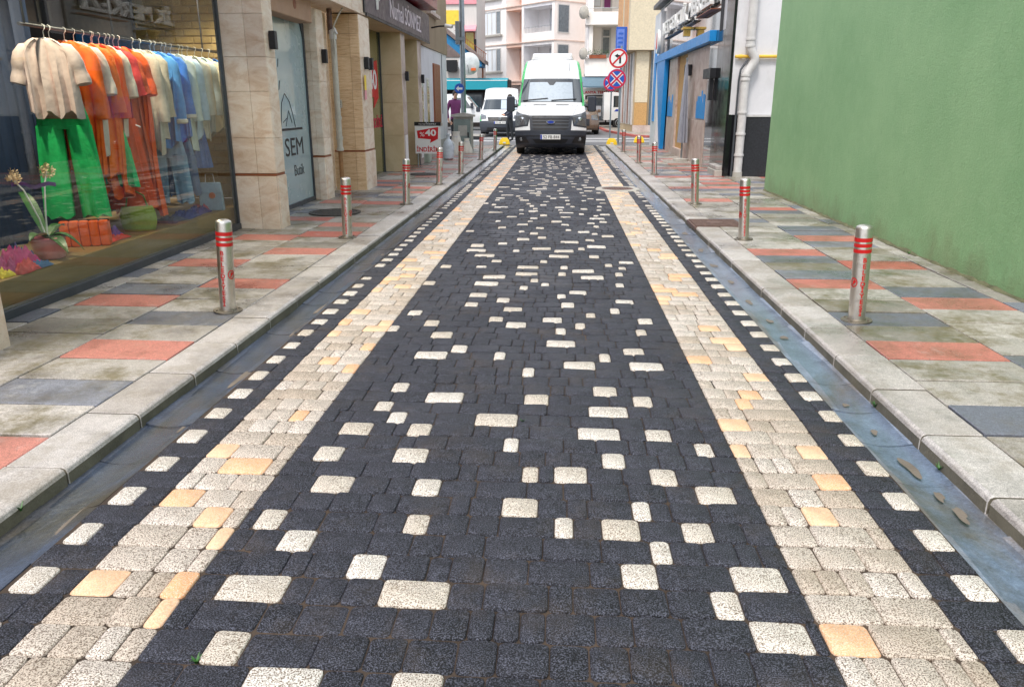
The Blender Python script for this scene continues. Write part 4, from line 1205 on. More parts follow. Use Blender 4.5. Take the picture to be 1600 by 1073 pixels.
t = thing("drainpipe", "cream plastic drainpipe on the travertine recess", "drainpipe", (-3.46, 12.3, 0))
MB().tube([(0, 0, 0.78), (0, 0, 2.45)], 0.045, 14).build("pipe", 'grey_pvc', t, smooth=True)
MB().tube([(0, 0, 0.1), (0, 0, 0.80)], 0.035, 12).build("lower_pipe", simple("rusty_pipe", S(150, 110, 70), 0.7, var=0.3), t, smooth=True)
MB().tube([(0, 0, 2.42), (0.0, 0, 2.52), (0.05, 0, 2.54)], 0.058, 14).build("elbow", 'white_pvc', t, smooth=True)
for z in (0.78, 0.95, 1.25): MB().lathe([(0.056, 0), (0.056, 0.05)], 14, (0, 0, z)).build("collar", 'grey_pvc', t, smooth=True)
MB().tube([(-0.05, 0.05, 2.5), (-0.05, 0.05, 2.85)], 0.04, 12).build("upper_pipe", 'rust_iron', t, smooth=True)
MB().tube([(0.03, -0.05, 2.2), (0.03, -0.04, 2.6), (0.1, 0.0, 2.75), (0.3, 0.1, 3.1), (0.38, 0.1, 3.6)], 0.012, 8).build("cable", 'grey_pvc', t, smooth=True)

for i, (x, y, z, lab) in enumerate(((-3.222, 8.92, 2.16, "black wall lamp on the near travertine pillar"), (-3.50, 11.80, 2.15, "black wall lamp on the slim pillar by the drainpipe"), (-3.225, 13.22, 2.12, "left one of the twin black wall lamps by olive window"),
        (-3.225, 13.52, 2.12, "right one of the twin black wall lamps by olive window"), (-3.25, 16.80, 2.03, "black wall lamp on first beige pillar"), (-3.25, 18.72, 2.03, "black wall lamp on second beige pillar"))):
    t = thing("wall_lamp", lab, "lamp", (x, y, z), group="black box wall lamps on the left facade")
    MB().box(0.006, 0.075, -0.042, 0.042, -0.095, 0.095).build("housing", 'black_metal', t, bevel=0.005)
    MB().box(0.0, 0.01, -0.03, 0.03, -0.06, 0.06).build("bracket", 'black_metal', t)
    MB().lathe([(0.001, -0.098), (0.025, -0.098), (0.025, -0.094)], 12, (0.04, 0, 0), cap=False).build("lens", 'white_plastic', t)
t = thing("junction_box", "small beige junction box on the veined pillar", "box", (-3.62, 12.965, 1.42))
MB().box(-0.06, 0.06, -0.05, -0.02, 0, 0.13).build("case", 'grey_pvc', t, bevel=0.006)
b = MB()
for i in range(4): b.box(-0.045, 0.045, -0.055, -0.05, 0.02 + i * 0.026, 0.032 + i * 0.026)
b.build("slot", 'dark_frame', t)
t = thing("paper_notice", "small yellow and pink notice on pillar edge", "notice", (-3.2, 13.05, 1.55))
MB().box(0, 0.004, 0, 0.12, 0.12, 0.38).build("upper_sheet", 'yellow_paint', t)
MB().box(0, 0.005, -0.01, 0.11, 0.0, 0.15).build("lower_sheet", 'pink_paint', t)

# --- second shop with dark sign
t2 = thing("dress_shop", "shop with aubergine sign, olive glass and beige stone pillars", "shop")
MB().box(-3.80, -3.72, 13.67, 19.1, 0.10, 2.9).build("window_pane", 'olive_glass', t2)
for y in (15.2, 16.5): MB().box(-3.72, -3.69, y, y + 0.04, 0.1, 2.86).build("mullion", 'dark_frame', t2)
MB().box(-5.2, -3.78, 13.70, 19.4, 0.02, 6.5).build("wall", 'brown_wall', t2)
MB().box(-3.78, -3.22, 13.68, 19.85, 2.86, 2.90).build("soffit", 'beige_wall', t2)
for i, (ya, yb, xr) in enumerate(((16.55, 16.98, -3.27), (18.45, 18.92, -3.27))):
    p = MB().box(-3.72, xr - 0.02, ya + 0.02, yb, 0.08, 2.86).build("stone_pier", 'mortar', t2)
    slab_face(p, 'y', ya + 0.02, -3.72, xr - 0.004, 0.10, 2.86, [0.85, 1.5, 2.05], [], 'limestone', seed=51 + i, name="stone_panel")
    slab_face(p, 'x', xr - 0.02, ya + 0.022, yb, 0.10, 2.86, [0.85, 1.5, 2.05], [], 'pink_marble', seed=61 + i, name="stone_panel")
    MB().box(xr + 0.001, xr + 0.006, ya + 0.1, yb - 0.06, 0.25, 0.85).build("poster", 'sign_white', t2)
sgn = thing("shop_sign", "long aubergine shop sign board over the olive window", "sign", (0, 0, 0))
MB().box(-3.74, -3.20, 13.40, 19.82, 2.905, 3.5).build("board", 'navy_sign', sgn, bevel=0.01)
MB().box(-3.75, -3.195, 13.30, 13.40, 2.9, 3.55).build("end_cap", 'black_metal', sgn)
MB().box(-3.21, -3.19, 13.42, 19.8, 2.86, 2.903).build("lower_trim", 'black_metal', sgn)
letters("letter", "Nurhal S\u00d6NMEZ", 0.4, 'pale_letter', sgn, (-3.198, 16.95, 3.02), '+x', 0.006, width=3.3, height=0.40)
b = MB()
for ya, za, yb, zb, r in ((14.05, 3.36, 14.17, 3.22, 0.02), (14.17, 3.22, 14.22, 3.04, 0.028), (14.22, 3.04, 14.28, 3.28, 0.026), (14.34, 3.3, 14.42, 3.2, 0.016), (14.42, 3.2, 14.45, 3.34, 0.012)):
    b.tube([(-3.195, ya, za), (-3.195, yb, zb)], r, 6)
b.build("sign_figure", 'sign_white', sgn)
t = thing("red_bay", "dark red clad bay window above the aubergine sign", "bay window", (0, 0, 0))
MB().box(-3.8, -2.92, 12.6, 19.35, 3.56, 5.6).build("cladding", 'red_clad', t, bevel=0.01)
MB().box(-2.922, -2.90, 13.2, 18.9, 3.72, 5.4).build("window_frame", 'dark_frame', t)
for i in range(4): MB().box(-2.902, -2.89, 13.35 + 1.4 * i, 14.6 + 1.4 * i, 3.85, 5.3).build("window_pane", 'window_dark', t)
# white wall with shutter and brown upper floor
t = thing("white_house", "white rendered ground floor with brown upper storey at street corner", "house")
MB().box(-5.2, -3.40, 19.15, 24.0, 0.05, 2.83).build("ground_floor_wall", 'white_wall', t)
MB().box(-5.2, -3.37, 19.42, 24.02, 2.832, 6.6).build("upper_wall", 'brown_wall', t)
sh = MB().box(-3.402, -3.37, 21.4, 22.5, 0.95, 2.5).build("shutter", 'brown_wood', t)
for i in range(7): MB().box(-3.372, -3.36, 21.42 + i * 0.154, 21.56 + i * 0.154, 0.98, 2.47).build("shutter_slat", 'brown_wood', sh, bevel=0.004)
MB().box(-3.41, -3.35, 21.33, 22.57, 0.88, 0.95).build("window_sill", 'pink_marble', t)
for y in (19.35, 20.25):
    w = MB().box(-3.402, -3.38, y, y + 0.42, 0.4, 2.1).build("window", 'white_pvc', t)
    MB().box(-3.381, -3.374, y + 0.06, y + 0.36, 0.46, 2.05).build("pane", 'yellow_glass', w)
w = MB().box(-3.372, -3.35, 20.6, 21.9, 3.7, 6.0).build("window", 'white_pvc', t)
MB().box(-3.352, -3.342, 20.7, 21.8, 3.8, 5.95).build("pane", 'window_dark', w)
MB().box(-3.372, -3.25, 20.45, 22.05, 3.62, 3.70).build("upper_sill", 'pink_marble', t)
MB().tube([(-3.39, 23.0, 2.8), (-3.39, 23.0, 1.2)], 0.008, 6).build("cable", 'dark_frame', t)
MB().box(-3.42, -3.39, 19.16, 23.98, 0.1, 0.5).build("plinth", 'util_grey', t)
t = thing("security_camera", "white security camera on a dark arm under brown wall", "camera", (-3.36, 21.2, 3.35))
MB().tube([(0, 0, 0), (0.22, -0.15, 0.02), (0.42, -0.2, 0.02)], 0.02, 8).build("arm", 'black_metal', t)
MB().tube([(0.38, -0.2, 0.03), (0.56, -0.24, 0.0)], 0.045, 12).build("housing", 'white_plastic', t, smooth=True)
MB().lathe([(0.001, 0), (0.03, 0), (0.03, 0.01)], 10, (0.565, -0.24, 0.0), axis='x', cap=False).build("lens", 'ink', t)
# ------------------------------------------------------------------ right side
t = thing("green_wall", "long plain green rendered wall on the right", "wall")
MB().box(3.435, 4.3, -1.5, 13.32, 0.0, 4.2).build("render", 'green_wall', t, bevel=0.008)
b = MB(); gg = random.Random(12); rows = [[], []]
for i in range(160):
    y = -1.4 + i * 0.0925
    h = 0.012 + 0.02 * gg.random()
    rows[0].append((3.433 - h * 0.9, y, SW + 0.001)); rows[1].append((3.4345, y, SW + h))
b.grid(rows).build("mortar_fillet", simple("grimy_fillet", S(96, 96, 70), 0.9, var=0.4, scale=9), t)

NX = 3.27
t = thing("youth_centre", "black clad youth centre with blue canopy frame and white letters", "building")
MB().box(NX + 0.05, 9.0, 15.95, 28.4, 0.0, 4.5).build("core", 'white_wall', t)
# south face: white render over black panel
MB().box(NX + 0.02, 6.0, 15.86, 15.96, 1.28, 4.5).build("white_panel", 'white_wall', t)
MB().box(NX + 0.3, 6.0, 15.84, 15.95, 0.08, 1.24).build("black_panel", 'black_tile', t)
MB().box(NX + 0.28, 6.0, 15.82, 15.95, 1.241, 1.278).build("panel_trim", 'white_pvc', t)
MB().box(NX - 0.005, NX + 0.29, 15.85, 15.96, 0.08, 1.27).build("corner_panel", 'black_marble', t)
# street face
def facebox(n, ya, yb, za, zb, mat, proud=0.02, back=0.06, bevel=0.003):
    return MB().box(NX - proud, NX + back, ya, yb, za, zb).build(n, mat, t, bevel=bevel)
facebox("marble_panel", 15.9, 16.62, 0.08, 4.4, 'black_marble', 0.03)
facebox("marble_panel", 16.625, 17.3, 0.08, 2.9, 'black_marble', 0.03)
facebox("mirror_panel", 17.305, 18.25, 0.08, 4.4, 'mirror_panel', 0.02)
facebox("stone_panel", 18.26, 19.5, 1.12, 2.72, 'pink_marble')
facebox("stone_panel", 19.505, 21.1, 1.12, 2.72, 'pink_marble')
facebox("stone_base", 18.26, 21.1, 0.08, 1.115, 'pink_marble', 0.035)
facebox("door_jamb", 21.1, 21.45, 0.08, 2.72, 'pink_marble', 0.0)
MB().box(NX + 0.03, NX + 0.049, 21.5, 23.0, 0.3, 2.72).build("doorway_back", 'tan_pebble', t)
facebox("door_step", 21.5, 23.0, 0.08, 0.3, 'pink_marble', 0.05)
facebox("door_jamb", 23.0, 23.35, 0.08, 2.72, 'pink_marble', 0.03)
facebox("stone_panel", 23.36, 24.7, 1.1, 2.72, 'pink_marble')
facebox("stone_base", 23.36, 24.7, 0.08, 1.095, 'pink_marble', 0.035)
facebox("marble_panel", 24.72, 26.6, 0.08, 4.4, 'black_marble', 0.01)
facebox("white_pilaster", 26.9, 28.42, 0.08, 4.3, 'white_wall', 0.10)
facebox("blue_strip", 27.4, 27.9, 0.9, 3.3, 'blue', 0.13)
for i in range(5):
    facebox("glass_panel", 18.27 + i * 1.7, 18.27 + (i + 1) * 1.7 - 0.015, 2.74, 4.4, 'mirror_panel', 0.015, bevel=0)
MB().box(NX - 0.18, NX + 1.0, 15.85, 28.5, 4.5, 4.62).build("roof_edge", 'dark_frame', t)
# canopy: blue fascia and tapering leg
MB().box(NX - 0.17, NX - 0.021, 17.55, 27.4, 2.735, 2.955).build("canopy_fascia", 'blue', t, bevel=0.006)
b = MB(); b.prism([(24.85, 2.734), (26.9, 2.734), (25.35, 0.12), (25.15, 0.12)], 'x', NX - 0.155, NX - 0.03)
b.build("canopy_leg", 'blue', t, fixn=True)
# blue skyline cut-outs
def skyline(y0, y1, z0, z1, seed):
    g = random.Random(seed); pts = [(y0, z0)]; y = y0
    while y < y1 - 0.01:
        w = min(g.uniform(0.08, 0.2), y1 - y); h = z0 + (z1 - z0) * g.uniform(0.5, 1.0)
        pts += [(y, h), (y + w, h)]; y += w
    pts.append((y1, z0))
    MB().prism(pts, 'x', NX - 0.036, NX - 0.0205).build("skyline_cutout", 'blue', t, fixn=True)
skyline(18.35, 19.45, 1.15, 1.82, 3); skyline(23.6, 24.6, 1.12, 1.74, 8)
sg2 = thing("raised_letters", "row of white raised letters on the black youth centre front", "sign")
letters("letter", "NET GEN\u00c7L\u0130K MERKEZ\u0130", 0.5, 'sign_white', sg2, (NX - 0.12, 21.85, 3.40), '-x', 0.04, width=8.1, height=0.56, bold=0.012)
MB().box(NX - 0.16, NX - 0.02, 17.7, 19.6, 3.375, 3.395).build("mounting_rail", 'brown_wood', sg2)
MB().box(NX - 0.10, NX - 0.02, 20.2, 25.9, 3.375, 3.395).build("mounting_rail", 'dark_frame', sg2)
t = thing("sign_lamp", "gold coloured box lamp under the raised letters", "lamp", (NX - 0.2, 20.7, 3.12))
MB().box(-0.10, 0.18, -0.16, 0.16, 0.1, 0.16).build("hood", 'gold', t, bevel=0.01)
MB().box(-0.06, 0.1, -0.10, 0.10, -0.05, 0.1).build("body", 'gold', t)
t = thing("round_emblem", "white oval emblem sign with red mark by blue canopy", "sign", (NX - 0.2, 26.5, 3.0))
MB().lathe([(0.001, -0.04), (0.36, -0.04), (0.36, 0.04), (0.001, 0.04)], 28, (0, 0, 0.36), axis='x', cap=False).build("disc", 'sign_white', t, smooth=True)
MB().prism([(-0.12, 0.12), (0.0, 0.62), (0.14, 0.12), (0.0, 0.2)], 'x', -0.05, -0.041).build("red_mark", 'sign_red', t, fixn=True)
t = thing("wall_speaker", "small black box on the stone panel by the canopy", "box", (NX - 0.02, 20.6, 2.15))
MB().box(-0.16, 0, -0.12, 0.12, 0, 0.26).build("case", 'black_metal', t, bevel=0.01)
t = thing("door_bracket", "black angle bracket on mirror panel beside marble pillar", "bracket", (NX - 0.02, 17.75, 1.7))
MB().box(-0.12, 0, -0.4, 0.45, 0.3, 0.5).build("arm", 'black_metal', t); MB().box(-0.1, -0.02, -0.32, -0.18, -0.15, 0.3).build("drop", 'black_metal', t)
# furled parasol in plastic sheet
t = thing("furled_parasol", "furled grey parasol wrapped in plastic by tan doorway", "parasol", (NX - 0.20, 20.2, SW))
MB().tube([(0, 0, 0), (0, 0, 2.45)], 0.022, 10).build("pole", 'galv', t, smooth=True)
b = MB(); rr = []
for i in range(12):
    f = i / 11; z = 2.35 - 1.9 * f; r = 0.03 + 0.15 * f ** 0.8
    rr.append([(r * 0.6 * math.cos(2 * math.pi * k / 32) * (1 + 0.22 * math.cos(8 * 2 * math.pi * k / 32)), 1.5 * r * math.sin(2 * math.pi * k / 32) * (1 + 0.22 * math.cos(8 * 2 * math.pi * k / 32)), z) for k in range(32)])
b.rings(rr).build("folded_canopy", simple("parasol_cloth", S(150, 152, 162), 0.35, var=0.25, scale=10, stretch=(6, 6, 0.4), coat=0.4), t, smooth=True, angle=70)
MB().lathe([(0.2, 0), (0.2, 0.05), (0.05, 0.07)], 20).build("foot", 'util_grey', t, smooth=True)
# step block, drainpipe, gas pipe
t = thing("stone_step", "low weathered stone step at black marble corner", "step", (3.2, 16.35, SW))
MB().box(-0.10, 0.17, -0.45, 0.35, -0.02, 0.12).build("lower_course", 'util_grey', t, bevel=0.012)
MB().box(-0.08, 0.15, -0.43, 0.33, 0.121, 0.2).build("upper_course", 'kerb', t, bevel=0.012)
t = thing("rain_pipe", "grey plastic rainwater pipe with offset bend on white wall", "drainpipe", (3.53, 15.74, 0))
MB().tube([(0.02, 0, 4.6), (0.02, 0, 2.62)], 0.085, 16).build("upper_pipe", 'white_pvc', t, smooth=True)
MB().tube([(0.02, 0, 2.64), (0.02, 0, 2.52), (0.06, 0, 2.42), (0.12, 0, 2.34), (0.13, 0, 2.26), (0.08, 0, 2.16), (0.02, 0, 2.07), (-0.02, 0, 1.98), (-0.02, 0, 1.9)], 0.085, 16).build("offset_bend", 'white_pvc', t, smooth=True)
MB().tube([(-0.02, 0, 1.92), (-0.02, 0, 0.2)], 0.082, 16).build("lower_pipe", 'white_pvc', t, smooth=True)
MB().tube([(-0.02, 0, 0.2), (-0.02, 0, 0.09)], 0.095, 16).build("foot", 'util_grey', t, smooth=True)
for z, x in ((2.62, 0.02), (2.5, 0.02), (1.98, -0.02), (1.9, -0.02), (1.3, -0.02), (0.9, -0.02), (0.5, -0.02)):
    MB().lathe([(0.094, 0), (0.097, 0.02), (0.094, 0.045)], 16, (x, 0, z)).build("collar", 'white_pvc', t, smooth=True)
MB().tube([(-0.14, 0.0, 0.1), (-0.14, 0, 1.9), (-0.12, 0, 2.1), (0.0, 0.03, 2.28)], 0.02, 8).build("cable_duct", 'dark_frame', t, smooth=True)
t = thing("gas_pipe", "yellow gas pipe running along the white wall", "pipe", (0, 15.80, 2.34))
MB().tube([(NX + 0.03, 0, 0), (6.0, 0, 0)], 0.03, 10).build("pipe", 'yellow_pipe', t, smooth=True)
MB().lathe([(0.038, 0), (0.038, 0.06)], 10, (NX + 0.1, 0, 0), axis='x').build("coupling", 'yellow_pipe', t, smooth=True)

# ------------------------------------------------------------------ street furniture
t = thing("discount_sign", "white A-frame sign reading %40 indirim on left pavement", "sign board", (-3.03, 18.1, SW), -0.04)
bd = MB().box(-0.30, 0.30, -0.012, 0.012, 0.28, 0.98).build("board", 'sign_white', t, bevel=0.004)
MB().box(-0.305, 0.305, -0.018, 0.016, 0.90, 0.985).build("header", 'ink', t)
lettering("header_letters", "Nurhal S\u00d6NMEZ", 0.06, 'sign_white', t, (0, -0.0195, 0.925), '-y', 0.001, width=0.40, height=0.036)
MB().prism([(-0.25, 0.79), (0.25, 0.875), (0.235, 0.61), (0.05, 0.52), (0.07, 0.60), (-0.23, 0.625)], 'y', -0.0145, -0.0122).build("red_bubble", 'sign_red', t, fixn=True)
lettering("percent", "%", 0.1, 'sign_white', t, (-0.13, -0.0155, 0.665), '-y', 0.001, width=0.11, height=0.095)
lettering("number", "40", 0.2, 'sign_white', t, (0.07, -0.0155, 0.675), '-y', 0.001, width=0.26, height=0.145, bold=0.006)
lettering("word", "\u0130ND\u0130R\u0130M", 0.14, 'sign_red', t, (0.0, -0.0135, 0.325), '-y', 0.001, width=0.53, height=0.135, bold=0.004)
for sx in (-1, 1):
    MB().tube([(sx * 0.24, 0.0, 0.28), (sx * 0.24, -0.02, 0.0)], 0.014, 8).build("leg", 'galv', t)
    MB().tube([(sx * 0.24, 0.02, 0.8), (sx * 0.24, 0.24, 0.0)], 0.014, 8).build("leg", 'galv', t)
MB().tube([(-0.02, -0.03, 0.96), (-0.02, -0.03, 1.6)], 0.008, 6).build("cord", 'white_pvc', t)
# red window posters
t = thing("window_poster", "red %40 poster stuck on the olive shop glass", "poster", (-3.716, 15.32, 0))
MB().prism([(0.0, 2.18), (0.95, 2.32), (0.95, 1.6), (0.5, 1.4), (0.55, 1.6), (0.0, 1.66)], 'x', 0, 0.006).build("bubble", 'sign_red', t, fixn=True)
lettering("number", "40", 0.4, 'sign_white', t, (0.0075, 0.5, 1.75), '+x', 0.001, width=0.7, height=0.38, bold=0.01)
lettering("word", "\u0130ND\u0130R\u0130M", 0.3, 'sign_magenta', t, (0.002, 0.75, 1.02), '+x', 0.001, width=1.4, height=0.25, bold=0.008)
# pale crate beside the sign
t = thing("planter_box", "pale green plastic crate behind the discount sign", "crate", (-3.45, 19.3, SW), 0.05)
MB().box(-0.28, 0.28, -0.25, 0.25, 0, 0.42).build("body", simple("pale_crate", S(176, 186, 172), 0.6), t, bevel=0.02)
b = MB()
for i in range(6): b.box(-0.25 + i * 0.09, -0.22 + i * 0.09, -0.262, -0.25, 0.03, 0.40)
b.build("rib", simple("pale_rib", S(166, 176, 162), 0.6), t)
# utility cabinet with white sacks
t = thing("utility_cabinet", "weathered grey green utility cabinet with stone cap", "cabinet", (-2.93, 24.0, SW), 0.08)
MB().box(-0.29, 0.29, -0.02, 0.4, 0, 1.0).build("carcass", 'util_grey', t, bevel=0.015)
MB().box(-0.27, 0.22, -0.05, -0.021, 0.05, 0.93).build("door", 'util_green', t, bevel=0.008)
MB().box(-0.15, 0.12, -0.056, -0.051, 0.45, 0.75).build("notice", 'util_grey', t)
MB().prism([(-0.36, 1.0), (0.36, 1.0), (0.36, 1.05), (0.0, 1.12), (-0.36, 1.06)], 'y', -0.1, 0.45).build("cap", 'util_grey', t, fixn=True)
MB().box(0.13, 0.17, -0.075, -0.051, 0.4, 0.55).build("handle", 'black_metal', t)
def sack(name, label, x, y, w, h, seed):
    g = random.Random(seed); t = thing(name, label, "sack", (x, y, SW)); b = MB(); rr = []
    for i in range(9):
        f = i / 8; ww = w * (1 - 0.72 * max(0, f - 0.15) ** 0.9) if f < 0.8 else w * (0.36 + 0.5 * (f - 0.8))
        rr.append([(ww * math.cos(2 * math.pi * k / 20) * (1 + 0.08 * math.sin(5 * k + i)), 0.8 * ww * math.sin(2 * math.pi * k / 20) * (1 + 0.08 * math.cos(3 * k)), h * f) for k in range(20)])
    b.rings(rr).build("bag", 'sack', t, smooth=True, angle=70)
    MB().lathe([(w * 0.44, 0), (w * 0.46, 0.03), (w * 0.43, 0.05)], 14, (0, 0, h * 0.72)).build("tie", 'white_pvc', t, smooth=True)
    return t
sack("tied_sack", "tall tied white sack leaning before the utility cabinet", -2.97, 22.6, 0.24, 0.62, 1)
sack("tied_sack", "smaller tied white sack right of the tall sack", -2.70, 22.9, 0.17, 0.42, 2)
t = thing("water_jug", "pale plastic jug hanging behind the discount sign", "jug", (-2.86, 20.2, SW))
MB().lathe([(0.10, 0.0), (0.14, 0.04), (0.15, 0.35), (0.11, 0.45), (0.045, 0.52), (0.045, 0.60), (0.055, 0.61), (0.055, 0.65), (0.001, 0.655)], 18, cap=False).build("bottle", simple("jug_plastic", S(196, 206, 214), 0.25, coat=0.5), t, smooth=True)
MB().tube([(0.1, -0.02, 0.46), (0.17, -0.02, 0.40), (0.16, -0.02, 0.25)], 0.014, 8).build("handle", 'white_plastic', t, smooth=True)
# lamp pole with dish and blue arrow sign
t = thing("lamp_pole", "tall galvanised pole behind the utility cabinet", "pole", (-3.02, 24.9, SW))
MB().tube([(0, 0, 0), (0, 0, 7.5)], [0.085, 0.07], 14).build("shaft", 'galv', t, smooth=True)
MB().lathe([(0.14, 0), (0.14, 0.02), (0.1, 0.05)], 14).build("base", 'galv', t, smooth=True)
MB().box(-0.20, -0.09, -0.09, 0.09, 3.1, 3.75).build("control_box", 'galv', t, bevel=0.01)
MB().box(-0.2, 0.1, -0.1, -0.07, 3.2, 3.3).build("strap", 'galv', t)
t = thing("arrow_sign", "small round blue sign with white arrow on the pole", "road sign", (-3.12, 24.75, 1.92))
MB().lathe([(0.001, -0.006), (0.145, -0.006), (0.15, 0.0), (0.15, 0.01), (0.001, 0.01)], 24, axis='y', cap=False).build("disc", 'sign_blue', t, smooth=True)
MB().prism([(-0.10, 0.0), (-0.02, 0.08), (-0.02, 0.03), (0.10, 0.03), (0.10, -0.03), (-0.02, -0.03), (-0.02, -0.08)], 'y', -0.010, -0.0065).build("arrow", 'sign_white', t, fixn=True)
t = thing("satellite_dish", "pale satellite dish with orange badge behind the pole", "satellite dish", (-3.1, 27.2, 2.75))
rr = []
for i in range(7):
    r = 0.36 * i / 6
    rr.append([(max(r, 0.001) * math.cos(2 * math.pi * k / 26), 0.25 * r * r / 0.36, max(r, 0.001) * math.sin(2 * math.pi * k / 26)) for k in range(26)])
b = MB(); b.rings(rr, cap=False); b.rings([[(p[0], p[1] + 0.012, p[2]) for p in q] for q in rr][::-1], cap=False)
b.build("bowl", simple("dish_grey", S(206, 210, 214), 0.5), t, smooth=True)
MB().box(0.08, 0.24, -0.012, 0.03, -0.22, -0.14).build("badge", simple("badge_orange", S(226, 104, 40), 0.5), t)
MB().tube([(0, 0.05, 0), (0, 0.3, -0.1), (-0.4, 0.35, -0.1)], 0.02, 8).build("mount", 'galv', t)
MB().tube([(0, -0.0, -0.3), (0, -0.3, -0.05)], 0.012, 6).build("feed_arm", 'galv', t)
# no-left-turn and no-stopping signs
t = thing("sign_pole", "galvanised road sign pole on right pavement corner", "pole", (2.15, 29.6, RDZ))
MB().tube([(0, 0, 0), (0, 0, 3.4)], 0.038, 12).build("shaft", 'galv', t, smooth=True)
MB().lathe([(0.08, -0.01), (0.08, 0.02), (0.05, 0.03)], 12).build("foot", 'galv', t, smooth=True)
def disc_sign(name, label, x, y, z, r, face, rim):
    t = thing(name, label, "road sign", (x, y, z))
    MB().lathe([(0.001, -0.006), (r * 0.985, -0.006), (r, 0.0), (r, 0.012), (0.001, 0.012)], 36, axis='y', cap=False).build("plate", face, t, smooth=True)
    MB().lathe([(r * 0.80, -0.0064), (r * 0.80, -0.009), (r * 0.985, -0.009), (r * 0.985, -0.0064)], 36, axis='y', cap=False).build("rim", rim, t, smooth=True)
    return t
SX, SY = 2.04, 29.54
t = disc_sign("no_left_turn_sign", "round white no left turn sign with red ring", SX, SY, 3.02, 0.335, 'sign_white', 'sign_red')
b = MB(); b.prism([(0.03, -0.17), (0.10, -0.17), (0.10, 0.06), (0.06, 0.11), (-0.02, 0.12), (-0.02, 0.16), (-0.14, 0.09), (-0.02, 0.01), (-0.02, 0.05), (0.03, 0.04)], 'y', -0.0085, -0.0062)
b.build("arrow", 'ink', t, fixn=True)
s_ = 0.335 * 0.58
b = MB(); b.prism([(-s_ - 0.02, -s_ + 0.02), (-s_ + 0.02, -s_ - 0.02), (s_ + 0.02, s_ - 0.02), (s_ - 0.02, s_ + 0.02)], 'y', -0.0125, -0.0095); b.build("bar", 'sign_red', t, fixn=True)
def no_stop(label, x, y, z, r):
    t = disc_sign("no_stopping_sign", label, x, y, z, r, 'sign_blue', 'sign_magenta')
    s_ = r * 0.57; w = r * 0.065; i = 0
    for a in (1, -1):
        y0 = -0.0125 - 0.003 * i; i += 1
        p = [(-s_ - w, a * (-s_ + w)), (-s_ + w, a * (-s_ - w)), (s_ + w, a * (s_ - w)), (s_ - w, a * (s_ + w))]
        MB().prism(p, 'y', y0, -0.0095 - 0.0005 * i).build("bar", 'sign_magenta', t, fixn=True)
        q = [(c * 1.0 + (0.0), d) for c, d in p]
        W = w * 2.0
        p2 = [(-s_ - W, a * (-s_ + W)), (-s_ + W, a * (-s_ - W)), (s_ + W, a * (s_ - W)), (s_ - W, a * (s_ + W))]
        MB().prism(p2, 'y', -0.0078 - 0.0004 * i, -0.0063).build("bar_edge", 'sign_white', t, fixn=True)
    return t
no_stop("round blue no stopping sign with faded red ring and cross", SX - 0.03, SY, 2.33, 0.335)
t = no_stop("second no stopping sign half hidden behind the front one", SX - 0.14, SY + 1.5, 2.22, 0.29)
t = thing("rear_sign_pole", "thin second sign pole just behind the front one", "pole", (1.93, 31.1, RDZ))
MB().tube([(0, 0, 0), (0, 0, 2.4)], 0.03, 10).build("shaft", 'galv', t, smooth=True)
MB().lathe([(0.07, -0.01), (0.07, 0.02), (0.04, 0.03)], 12).build("foot", 'galv', t, smooth=True)
# yellow blocks
for i, (x, y, lab) in enumerate(((-2.02, 28.9, "yellow kerb block left of the tall van"), (1.86, 28.7, "yellow kerb block right of the tall van"), (3.02, 30.6, "yellow kerb block behind the right bollards"))):
    t = thing("yellow_block", lab, "block", (x, y, RDZ if y > STREET_END else SW), group="yellow corner blocks")
    b = MB(); b.rings([[(-0.2, -0.12, 0), (0.2, -0.12, 0), (0.2, 0.12, 0), (-0.2, 0.12, 0)], [(-0.17, -0.1, 0.14), (0.17, -0.1, 0.14), (0.17, 0.1, 0.14), (-0.17, 0.1, 0.14)], [(-0.10, -0.07, 0.24), (0.10, -0.07, 0.24), (0.10, 0.07, 0.24), (-0.10, 0.07, 0.24)]])
    b.build("block", 'yellow_block', t, bevel=0.015)
    MB().box(-0.05, 0.05, -0.128, -0.10, 0.05, 0.10).build("reflector", 'sign_white', t)
# ------------------------------------------------------------------ vehicles
def lerp_tab(tab, z):
    if z <= tab[0][0]: return tab[0][1]
    for (a, p), (b, q) in zip(tab, tab[1:]):
        if z <= b: return p + (q - p) * (z - a) / (b - a)
    return tab[-1][1]

